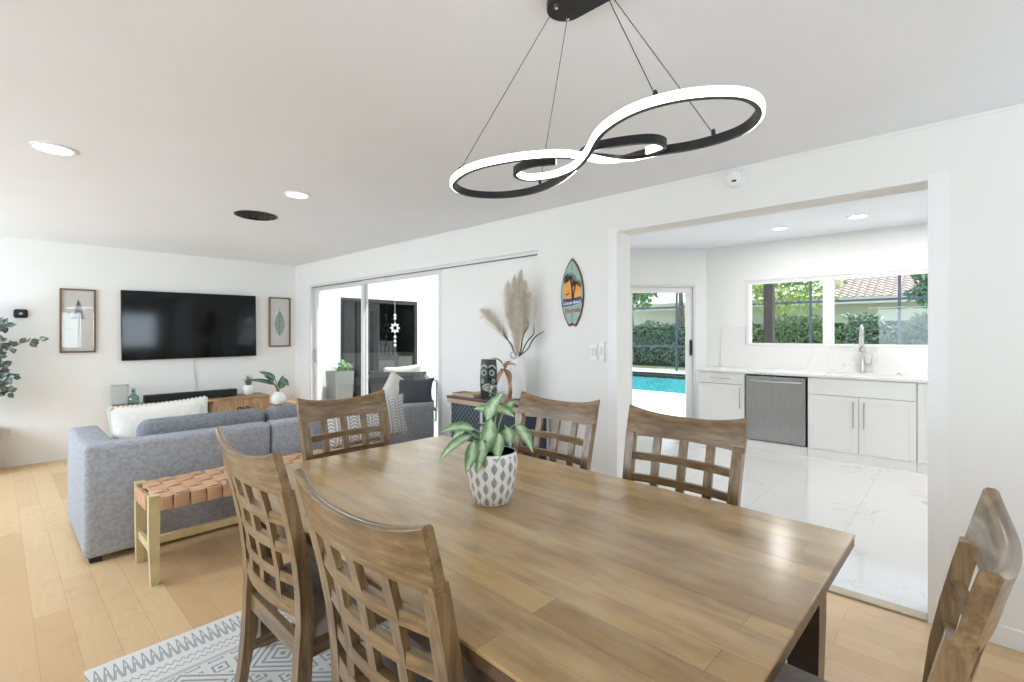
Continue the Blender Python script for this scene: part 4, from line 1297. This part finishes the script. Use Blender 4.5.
plume(P2(.085, .52, -.03), P2(.05, .28), 1300, .11, 3)
plume(P2(-.255, .39, .05), P2(-.13, .30, .02), 1200, .12, 4, .3)
plume(P2(-.01, .50, .06), P2(-.0, .2, .06), 1100, .11, 5, .2)
plume(P2(-.03, .32, .05), P2(-.01, .12, .05), 900, .06, 6, .12, .1)
for k, (tp, amp, ph) in enumerate((((.20, .27, .03), .022, 0), ((.15, .31, .0), .02, 2), ((.08, .36, .03), .018, 1), ((-.12, .27, .05), .018, 4))):
    bm = B(); pts = []
    for i in range(25):
        f = i/24; b0 = P2(tp[0]*f**.8, .04+(tp[1]-.04)*f, tp[2]*f)
        pts.append(b0+R_*amp*math.sin(f*9+ph)*f+U_*amp*.7*math.cos(f*9+ph)*f)
    tube(bm, pts, [.006 if i < 20 else .006*(1-(i-19)/7) for i in range(25)], 6); obj('willow_curl', bm, 'willow', db)
bm = B(); pts = [P2(-.035+.028*math.cos(a), .055+.028*math.sin(a), .06) for a in [2*PI*k/16 for k in range(17)]]
tube(bm, pts, .006, 8, F_); obj('rope_ring', bm, 'silver_post', db)

# ================================================================== SURFBOARD SIGN
sg = thing('surfboard_sign', 'small mint surfboard sign with palms and lettering on the white wall', 'sign', mat=wall_mat((XW, 2.19, 1.715), '-x'))
hh, hw = .265, .107
def half(y):
    f = (y+hh)/(2*hh)
    T = [(0, .30), (.03, .42), (.15, .73), (.3, .93), (.45, 1.0), (.6, .95), (.75, .77), (.88, .48), (.96, .21), (1, 0)]
    for (a, wa), (c, wc_) in zip(T, T[1:]):
        if f <= c+1e-9: return hw*(wa+(wc_-wa)*(f-a)/(c-a))
    return 0.0
def outline(k, tail=True):
    L_, R2 = [], []
    n = 40
    for i in range(n+1):
        y = -hh+2*hh*i/n
        w = half(y)*k
        L_.append((-w, y*k)); R2.append((w, y*k))
    return R2[:-1]+[(0, hh*k)]+list(reversed(L_[:-1]))+[(-.02, -hh*k), (0, -hh*k+.012), (.02, -hh*k)]
bm = B(); prism(bm, outline(1.0), 0, .012); obj('board', bm, 'board_edge', sg)
bm = B(); prism(bm, outline(.93), .0115, .0135); obj('deck', bm, 'mint', sg)
bm = B(); prism(bm, [(.086*math.cos(2*PI*k/40), .015+.086*math.sin(2*PI*k/40)) for k in range(40)], .013, .0145); obj('sun_disc', bm, 'sun_orange', sg)
def palm(bx, by, tx, ty, s, z):
    bm = B(); tube(bm, bez((bx, by, z), (bx+.004, (by+ty)/2, z), (tx, ty, z), 6), [.005*s]*7, 6)
    obj('palm_trunk', bm, 'ink_dark', sg)
    bm = B()
    for k in range(9):
        a = -.5+k*(PI+1.0)/8
        e = Vector((tx+math.cos(a)*.052*s, ty+math.sin(a)*.040*s-.012, z+.001))
        leaf(bm, (tx, ty, z+.001), e, .016*s, .35 if math.cos(a) < 0 else -.35, 0, 5, Vector((0, 0, 1)))
        for j in range(1, 5):
            pp_ = Vector((tx, ty, z+.001)).lerp(e, j/5)
            leaf(bm, pp_, pp_+Vector((math.copysign(.006, math.cos(a)), -.018*s, 0)), .006, 0, 0, 3, Vector((0, 0, 1)))
    obj('palm_fronds', bm, 'ink_dark', sg, None)
palm(.004, -.07, -.016, .115, 1.3, .0155); palm(.012, -.07, .04, .07, 1.0, .016)
bm = B(); prism(bm, [(-.08, -.075), (.08, -.062), (.085, -.036), (.0, -.05), (-.085, -.052)], .0145, .0158); obj('ground', bm, 'ink_dark', sg)
bm = B(); prism(bm, [(-.092, -.112), (0, -.104), (.096, -.084), (.096, -.046), (0, -.062), (-.092, -.070)], .0155, .0168); obj('banner', bm, 'banner_blue', sg)
bm = B(); prism(bm, [(-.002, -.25), (.002, -.25), (.002, .22), (-.002, .22)], .0133, .0138); obj('stringer', bm, 'board_edge', sg)
bm = B()
q = [(-.045, .0), (-.03, .008), (-.015, .004), (-.03, .0)]
prism(bm, [(x-.005, y-.02) for x, y in ((-.06, .0), (-.035, .01), (-.02, .016), (-.028, .002), (-.04, -.004))], .015, .016); obj('bird', bm, 'ink_dark', sg)
def lettering(txt, size, x, y, z, rot, mat, shear=.25, bold=.0):
    cu = bpy.data.curves.new('t', 'FONT'); cu.body = txt; cu.size = size; cu.align_x = 'CENTER'; cu.align_y = 'CENTER'; cu.shear = shear; cu.extrude = .0006; cu.offset = bold
    o = bpy.data.objects.new('t', cu); COL.objects.link(o)
    dg = bpy.context.evaluated_depsgraph_get()
    me = bpy.data.meshes.new_from_object(o.evaluated_get(dg))
    bpy.data.objects.remove(o); bpy.data.curves.remove(cu)
    me.materials.clear(); me.materials.append(MATS[mat]); me.name = 'lettering'
    r = bpy.data.objects.new('lettering', me); COL.objects.link(r); r.parent = sg
    r.location = (x, y, z); r.rotation_euler = (0, 0, rot)
lettering('Cocoa Beach', .032, .0, -.082, .0172, .09, 'letter_light', .3, .0006)
lettering('Florida', .052, .0, -.143, .0145, .09, 'letter_red', .3, .0012)

# switches
for lab, y, w, h_, z, toggles in (('white double light switch plate on the wall below the surfboard sign', 2.0, .072, .118, 1.255, 2), ('narrow white dimmer switch next to the kitchen opening casing', 1.922, .040, .150, 1.262, 1)):
    s = thing('light_switch', lab, 'light switch', mat=wall_mat((XW, y, z), '-x'), group='white wall switches by the kitchen opening')
    bm = B(); box(bm, -w/2, w/2, -h_/2, h_/2, 0, .007 if toggles == 2 else .018, .003); obj('plate', bm, 'trim_white', s)
    for k in range(toggles):
        x = 0 if toggles == 1 else (-.016+.032*k)
        bm = B(); box(bm, x-.010, x+.010, -.03, .03, .005, .012 if toggles == 2 else .024, .002); obj('rocker', bm, 'alu_white', s)
# ================================================================== KITCHEN UNITS
FX = 6.27            # door faces
CT0, CT1 = .905, .937
ct = thing('countertop', 'white marble worktop running below the kitchen window', 'countertop', (0, 0, 0))
SKX0, SKX1, SKY0, SKY1 = 6.42, 6.78, .42, 1.10
bm = B()
box(bm, FX-.02, SKX0, -1.2, 2.50, CT0, CT1, .003); box(bm, SKX1, KX-.022, -1.2, 2.50, CT0, CT1, .003)
box(bm, SKX0, SKX1, SKY1, 2.50, CT0, CT1); box(bm, SKX0, SKX1, -1.2, SKY0, CT0, CT1)
obj('slab', bm, 'marble_slab', ct)
bm = B(); box(bm, KX-.02, KX, -1.5, WY1+.33, CT1-.03, WZ0-.002); box(bm, KX-.02, KX, WY1+.012, WY1+.33, WZ0, 1.486)
struct('trim_6', bm, 'marble_slab')
sk = thing('kitchen_sink', 'white undermount sink set into the marble worktop', 'sink', (0, 0, 0))
bm = B()
a, b2, c, d, z0, z1 = SKX0-.004, SKX1+.004, SKY0-.004, SKY1+.004, .72, CT1-.012
box(bm, a, b2, c, d, z0, z0+.012); 
box(bm, a, a+.01, c, d, z0, z1); box(bm, b2-.01, b2, c, d, z0, z1); box(bm, a, b2, c, c+.01, z0, z1); box(bm, a, b2, d-.01, d, z0, z1)
obj('basin', bm, 'ceramic_white', sk)
bm = B(); lathe(bm, [(.001, 0), (.035, 0), (.04, .004), (.001, .002)], 20, ((SKX0+SKX1)/2, (SKY0+SKY1)/2, z0+.012)); obj('drain', bm, 'chrome', sk)

def shaker(bm, x, y0, y1, z0, z1):
    r = .055; t = .018
    box(bm, x+.006, x+t, y0+r-.002, y1-r+.002, z0+r-.002, z1-r+.002)
    box(bm, x, x+t, y0, y0+r, z0, z1, .0015); box(bm, x, x+t, y1-r, y1, z0, z1, .0015)
    box(bm, x, x+t, y0+r, y1-r, z0, z0+r, .0015); box(bm, x, x+t, y0+r, y1-r, z1-r, z1, .0015)
def pull(par, y, z, L_, vert):
    bm = B(); x = FX-.03
    if vert:
        tube(bm, [(x, y, z-L_/2), (x, y, z+L_/2)], .006, 8)
        for s in (-1, 1): tube(bm, [(x, y, z+s*L_*.4), (FX+.002, y, z+s*L_*.4)], .004, 6)
    else:
        tube(bm, [(x, y-L_/2, z), (x, y+L_/2, z)], .006, 8)
        for s in (-1, 1): tube(bm, [(x, y+s*L_*.4, z), (FX+.002, y+s*L_*.4, z)], .004, 6)
    obj('handle', bm, 'grey_metal', par)
def carcass(par, y0, y1):
    bm = B(); X1 = KX-.03; X0 = FX+.019
    box(bm, X0, X1, y0, y0+.018, .1, CT0-.002); box(bm, X0, X1, y1-.018, y1, .1, CT0-.002); box(bm, X0, X1, y0+.018, y1-.018, .1, .118); box(bm, X1-.01, X1, y0+.018, y1-.018, .118, CT0-.002)
    obj('carcass', bm, 'cabinet_white', par)
    bm = B(); box(bm, FX+.005, FX+.02, y0, y1, 0, .1); obj('toe_board', bm, 'cabinet_white', par)
k1 = thing('base_cabinet', 'white base cabinet with drawer and door left of the dishwasher', 'cabinet', (0, 0, 0), group='white kitchen base cabinets')
carcass(k1, 1.912, 2.485)
bm = B(); box(bm, FX, FX+.018, 1.915, 2.482, .765, CT0-.006, .0015); f = obj('drawer', bm, 'cabinet_white', k1); pull(f, 2.20, .835, .24, False)
bm = B(); shaker(bm, FX, 1.915, 2.482, .105, .760); f = obj('door', bm, 'cabinet_white', k1); pull(f, 1.965, .60, .26, True)
k2 = thing('base_cabinet', 'white two-door sink cabinet right of the dishwasher', 'cabinet', (0, 0, 0), group='white kitchen base cabinets')
carcass(k2, .295, 1.243)
bm = B(); box(bm, FX, FX+.018, .298, 1.240, .715, CT0-.006, .0015); obj('false_front', bm, 'cabinet_white', k2)
bm = B(); shaker(bm, FX, .771, 1.240, .105, .710); f = obj('door', bm, 'cabinet_white', k2); pull(f, .815, .52, .28, True)
bm = B(); shaker(bm, FX, .298, .767, .105, .710); f = obj('door', bm, 'cabinet_white', k2); pull(f, .722, .52, .28, True)
k3 = thing('base_cabinet', 'white end cabinet cut off by the right side of the kitchen opening', 'cabinet', (0, 0, 0), group='white kitchen base cabinets')
carcass(k3, -.6, .292)
bm = B(); shaker(bm, FX, -.597, .289, .105, CT0-.006); obj('door', bm, 'cabinet_white', k3)
dw = thing('dishwasher', 'stainless steel dishwasher between the white kitchen cabinets', 'dishwasher', (0, 0, 0))
bm = B(); box(bm, FX+.03, KX-.05, 1.256, 1.903, .1, .885); obj('tub', bm, 'black_plastic', dw)
bm = B(); box(bm, FX-.012, FX+.03, 1.262, 1.897, .112, .885, .006); f = obj('door', bm, 'stainless', dw)
bm = B(); tube(bm, [(FX-.012, 1.30, .835), (FX-.05, 1.315, .83), (FX-.055, 1.58, .828), (FX-.05, 1.845, .83), (FX-.012, 1.86, .835)], .013, 10); obj('handle', bm, 'chrome', f)
bm = B(); box(bm, FX-.008, FX+.02, 1.262, 1.897, .886, .902); obj('control_strip', bm, 'black_plastic', dw)
bm = B(); box(bm, FX+.005, FX+.02, 1.247, 1.908, 0, .1); obj('toe_board', bm, 'cabinet_white', dw)

fc = thing('kitchen_faucet', 'tall chrome pull-down faucet behind the sink', 'faucet', (6.83, .80, CT1))
bm = B(); lathe(bm, [(.001, 0), (.03, 0), (.03, .008), (.024, .014), (.022, .18), (.020, .19), (.001, .19)], 20); obj('base', bm, 'chrome', fc)
bm = B(); tube(bm, catmull([(0, 0, .18), (0, 0, .40), (-.01, .0, .49), (-.06, .0, .545), (-.12, .0, .53), (-.15, .0, .47), (-.155, .0, .40)], 6), .014, 12, Vector((0, 1, 0))); obj('spout', bm, 'chrome', fc)
bm = B(); tube(bm, [(-.155, 0, .42), (-.157, 0, .33), (-.157, 0, .27), (-.157, 0, .25)], [.016, .019, .021, .019], 14); obj('spray_head', bm, 'chrome', fc)
bm = B(); tube(bm, [(-.0, -.02, .10), (0, -.075, .105)], .011, 10); tube(bm, [(0, -.075, .10), (.0, -.09, .20)], [.009, .006], 8); obj('lever', bm, 'chrome', fc)
bm = B(); tube(bm, [(-.02, 0, .30), (-.14, 0, .31)], .006, 8); obj('holder_arm', bm, 'black_metal', fc)
sw = thing('sink_button', 'small round chrome button on the worktop right of the faucet', 'button', (6.82, .47, CT1))
bm = B(); lathe(bm, [(.001, 0), (.024, 0), (.024, .012), (.016, .016), (.001, .018)], 18); obj('body', bm, 'chrome', sw)
bm = B(); lathe(bm, [(.001, .016), (.012, .016), (.012, .024), (.001, .026)], 14); obj('cap', bm, 'grey_metal', sw)

# ================================================================== CEILING FITTINGS
def downlight(label, x, y, z, r, lum, col=(.87, .94, 1)):
    t = thing('recessed_light', label, 'ceiling light', (x, y, z), group='round recessed ceiling lights')
    bm = B(); lathe(bm, [(r, 0), (r, -.006), (r*.86, -.009), (r*.84, -.003), (r*.84, 0)], 36, uv=False); obj('trim_ring', bm, 'trim_white', t, 50)
    bm = B(); lathe(bm, [(.001, -.005), (r*.84, -.004), (r*.85, -.001)], 36, uv=False); obj('lens', bm, 'lamp_white', t, 50)
    l = bpy.data.lights.new('downlight_lamp', 'AREA'); l.shape = 'DISK'; l.size = r*1.5; l.energy = lum; l.color = col
    lo = bpy.data.objects.new('downlight_lamp', l); COL.objects.link(lo); lo.location = (x, y, z-.02)
downlight('round recessed light in the living room ceiling, leftmost and largest', .22, 3.60, H, .095, 8)
downlight('round recessed light in the ceiling beside the black air vent', 1.49, 3.50, H, .085, 8)
downlight('round recessed kitchen ceiling light above the dishwasher', 6.10, 1.48, KZ, .085, 11, (1, .98, .955))
downlight('round recessed kitchen ceiling light above the sink', 6.03, .745, KZ, .095, 11, (1, .98, .955))

for (x, y) in ((4.2, 2.6), (4.1, -.5), (5.0, -.8), (6.1, -.1)):  # added fittings, out of view, to brighten the kitchen
    downlight('added recessed kitchen fill light hidden behind the opening header', x, y, KZ, .085, 16, (1, .98, .955))

av = thing('air_vent', 'round black air vent in the living room ceiling', 'vent', (1.515, 4.37, H))
for k, r in enumerate((.165, .125, .085, .045)):
    bm = B(); z = -.006-.008*k*0
    lathe(bm, [(r, 0), (r, -.006-.004*k), (r-.022, -.014-.004*k), (r-.024, -.010-.004*k), (r-.006, 0)], 40, uv=False); obj('louvre', bm, 'black_metal', av, 50)
bm = B(); lathe(bm, [(.001, -.002), (.16, -.002), (.16, 0)], 36, uv=False); obj('backing', bm, 'black_plastic', av)

sd = thing('smoke_detector', 'white round smoke detector on the wall above the kitchen opening', 'smoke detector', mat=wall_mat((XW, .985, 2.332), '-x'))
bm = B(); lathe(bm, [(.001, 0), (.058, 0), (.060, .012), (.052, .026), (.04, .032), (.001, .034)], 32); obj('body', bm, 'trim_white', sd, 40)
bm = B(); box(bm, -.012, .014, -.026, -.014, .029, .036, .001); obj('test_button', bm, 'charcoal_fabric', sd)
bm = B()
for k in range(10):
    a = 2*PI*k/10; box(bm, -.004, .004, -.012, .012, 0, .002, mat=Matrix.Translation((.046*math.cos(a), .046*math.sin(a), .0285)) @ Matrix.Rotation(a, 4, 'Z'))
obj('grille', bm, 'alu_white', sd)

# ================================================================== PENDANT
pd = thing('pendant_light', 'black and white looping LED pendant light over the dining table', 'pendant light', (0, 0, 0))
bm = B()
out = []
for k in range(17): a = PI*k/16; out.append((1.185+.058*math.cos(a), 0.875+.058*math.sin(a)))
for k in range(17): a = PI+PI*k/16; out.append((1.185+.058*math.cos(a), 0.71+.058*math.sin(a)))
prism(bm, out, H-.020, H); obj('canopy', bm, 'black_metal', pd, 30)
ZP = 1.935
path = [(1.325, .675, 0), (1.308, .615, 0), (1.245, .630, 0), (1.195, .735, 0), (1.225, .835, .012), (1.295, .93, .0), (1.365, 1.06, 0), (1.388, 1.20, 0), (1.340, 1.325, 0), (1.235, 1.385, 0), (1.125, 1.33, 0),
        (1.066, 1.18, 0), (1.085, 1.03, 0), (1.150, .90, 0.0), (1.235, .80, -.004), (1.320, .69, 0), (1.372, .56, 0), (1.358, .425, 0), (1.265, .352, 0), (1.155, .358, 0), (1.075, .45, 0), (1.055, .57, 0), (1.105, .695, 0),
        (1.185, .795, -.014), (1.262, .90, -.01), (1.300, 1.02, 0), (1.258, 1.10, 0), (1.185, 1.085, 0), (1.165, 1.00, 0), (1.20, .925, 0)]
per = 10
C_ = catmull([(x, y, ZP+z) for x, y, z in path], per)
n = len(C_)
# the lit face looks to the right of travel up to the crossing, then turns through "down" to the left
i0, i1 = 13.2*per, 15.6*per
ch_r, led_r = [], []
for i, p in enumerate(C_):
    a = C_[max(0, i-1)]; c = C_[min(n-1, i+1)]
    t = (c-a).normalized(); R3 = t.cross(Vector((0, 0, 1))).normalized(); U3 = R3.cross(t).normalized()
    f = min(1, max(0, (i-i0)/(i1-i0))); f = f*f*(3-2*f)
    phi = PI*f
    nrm = R3*math.cos(phi)-U3*math.sin(phi); sd_ = t.cross(nrm).normalized()
    lift = -.012*math.sin(PI*f)
    q = p+U3*lift
    w2, h2 = .006, .0125
    ch_r.append([q-nrm*w2-sd_*h2, q+nrm*w2-sd_*h2, q+nrm*w2+sd_*h2, q-nrm*w2+sd_*h2])
    h3 = .0112
    led_r.append([q+nrm*w2*.9-sd_*h3, q+nrm*(w2+.006)-sd_*h3*.85, q+nrm*(w2+.006)+sd_*h3*.85, q+nrm*w2*.9+sd_*h3])
bm = B(); loft(bm, ch_r); rg = obj('ring', bm, 'led_off_channel', pd, 40)
bm = B(); loft(bm, led_r); obj('diffuser', bm, 'led_white', rg, 40)
for (x0, y0, x1, y1) in ((1.150, .885, 1.085, 1.25), (1.215, .89, 1.377, 1.135), (1.155, .735, 1.056, .52), (1.215, .74, 1.368, .50)):
    z1 = ZP+.016
    bm = B(); tube(bm, [(x0, y0, H-.020), (x1, y1, z1)], .0012, 6); cbl = obj('cable', bm, 'black_metal', pd)
    bm = B(); lathe(bm, [(.001, -.004), (.006, -.002), (.006, .006), (.003, .012), (.001, .013)], 12, (x1, y1, z1)); obj('fixing', bm, 'black_metal', cbl)
    bm = B(); lathe(bm, [(.001, -.012), (.006, -.008), (.007, .002), (.001, .003)], 12, (x0, y0, H-.022)); obj('grip', bm, 'chrome', cbl)

# ================================================================== LIGHT
w = bpy.data.worlds.new('World'); sc.world = w; w.use_nodes = True
nt = w.node_tree; bg = nt.nodes['Background']
tc = nt.nodes.new('ShaderNodeTexCoord'); sp = nt.nodes.new('ShaderNodeSeparateXYZ'); nt.links.new(tc.outputs['Generated'], sp.inputs[0])
r = ramp(nt, V(nt, sp.outputs[2]), [(0.0, (1.0, 1.0, 1.0, 1)), (0.35, (.78, .89, 1.0, 1))])
nt.links.new(r, bg.inputs['Color']); bg.inputs['Strength'].default_value = 3.2

def sun(loc_dir, e, ang):
    l = bpy.data.lights.new('sun', 'SUN'); l.energy = e; l.angle = ang; l.color = (1, .96, .88)
    o = bpy.data.objects.new('sun', l); COL.objects.link(o)
    o.rotation_euler = Vector(loc_dir).to_track_quat('-Z', 'Y').to_euler(); o.location = (10, 0, 12)
sun((-.35, .45, -1.0), 10.0, math.radians(1.5))

def area(name, loc, d, sx, sy, e, col=(1, 1, 1)):
    l = bpy.data.lights.new(name, 'AREA'); l.shape = 'RECTANGLE'; l.size = sx; l.size_y = sy; l.energy = e; l.color = col
    o = bpy.data.objects.new(name, l); COL.objects.link(o); o.location = loc
    o.rotation_euler = Vector(d).to_track_quat('-Z', 'Y').to_euler()
    return o
DAY = (0.78, .88, 1.0)
area('window_fill_lamp', (XL-.13, .5, 1.42), (1, 0, -.3), 2.1, 1.3, 76, DAY)  # added fill lamp behind an unseen left window
area('window_fill_lamp', (XL-.13, 3.6, 1.42), (1, 0, -.3), 1.9, 1.3, 75, DAY)  # added fill lamp, second unseen left window
area('window_fill_lamp', (XL-.13, 6.05, 1.42), (1, .25, -.7), 1.8, 1.3, 185, (.72, .85, 1))  # added fill lamp, third unseen left window, brightens the far wall
area('window_fill_lamp', (1.16, YN-.16, 1.49), (0, 1, 0), .85, .95, 38, DAY)
area('window_fill_lamp', (2.21, YN-.16, 1.49), (0, 1, 0), .88, .95, 66, DAY)

# ================================================================== CAMERA
cam = bpy.data.cameras.new('camera'); co = bpy.data.objects.new('camera', cam); COL.objects.link(co)
cam.sensor_fit = 'HORIZONTAL'; cam.sensor_width = 36.0; cam.lens = 36.0*480/1024
cam.shift_y = -7/1024; cam.clip_start = 0.02; cam.clip_end = 200
co.location = (0, 0, 1.39)
fwd = Vector((.7334, .6799, 0)); co.rotation_euler = fwd.to_track_quat('-Z', 'Y').to_euler()
sc.camera = co
sc.view_settings.view_transform = 'Standard'; sc.view_settings.look = 'None'; sc.view_settings.gamma = 1.0
sc.view_settings.use_curve_mapping = False; sc.view_settings.exposure = -0.72
cy = sc.cycles
cy.use_denoising = True; cy.max_bounces = 10; cy.diffuse_bounces = 6; cy.glossy_bounces = 5; cy.transmission_bounces = 6; cy.transparent_max_bounces = 16
cy.caustics_reflective = False; cy.caustics_refractive = False; cy.sample_clamp_indirect = 6.0
cy.use_light_tree = True
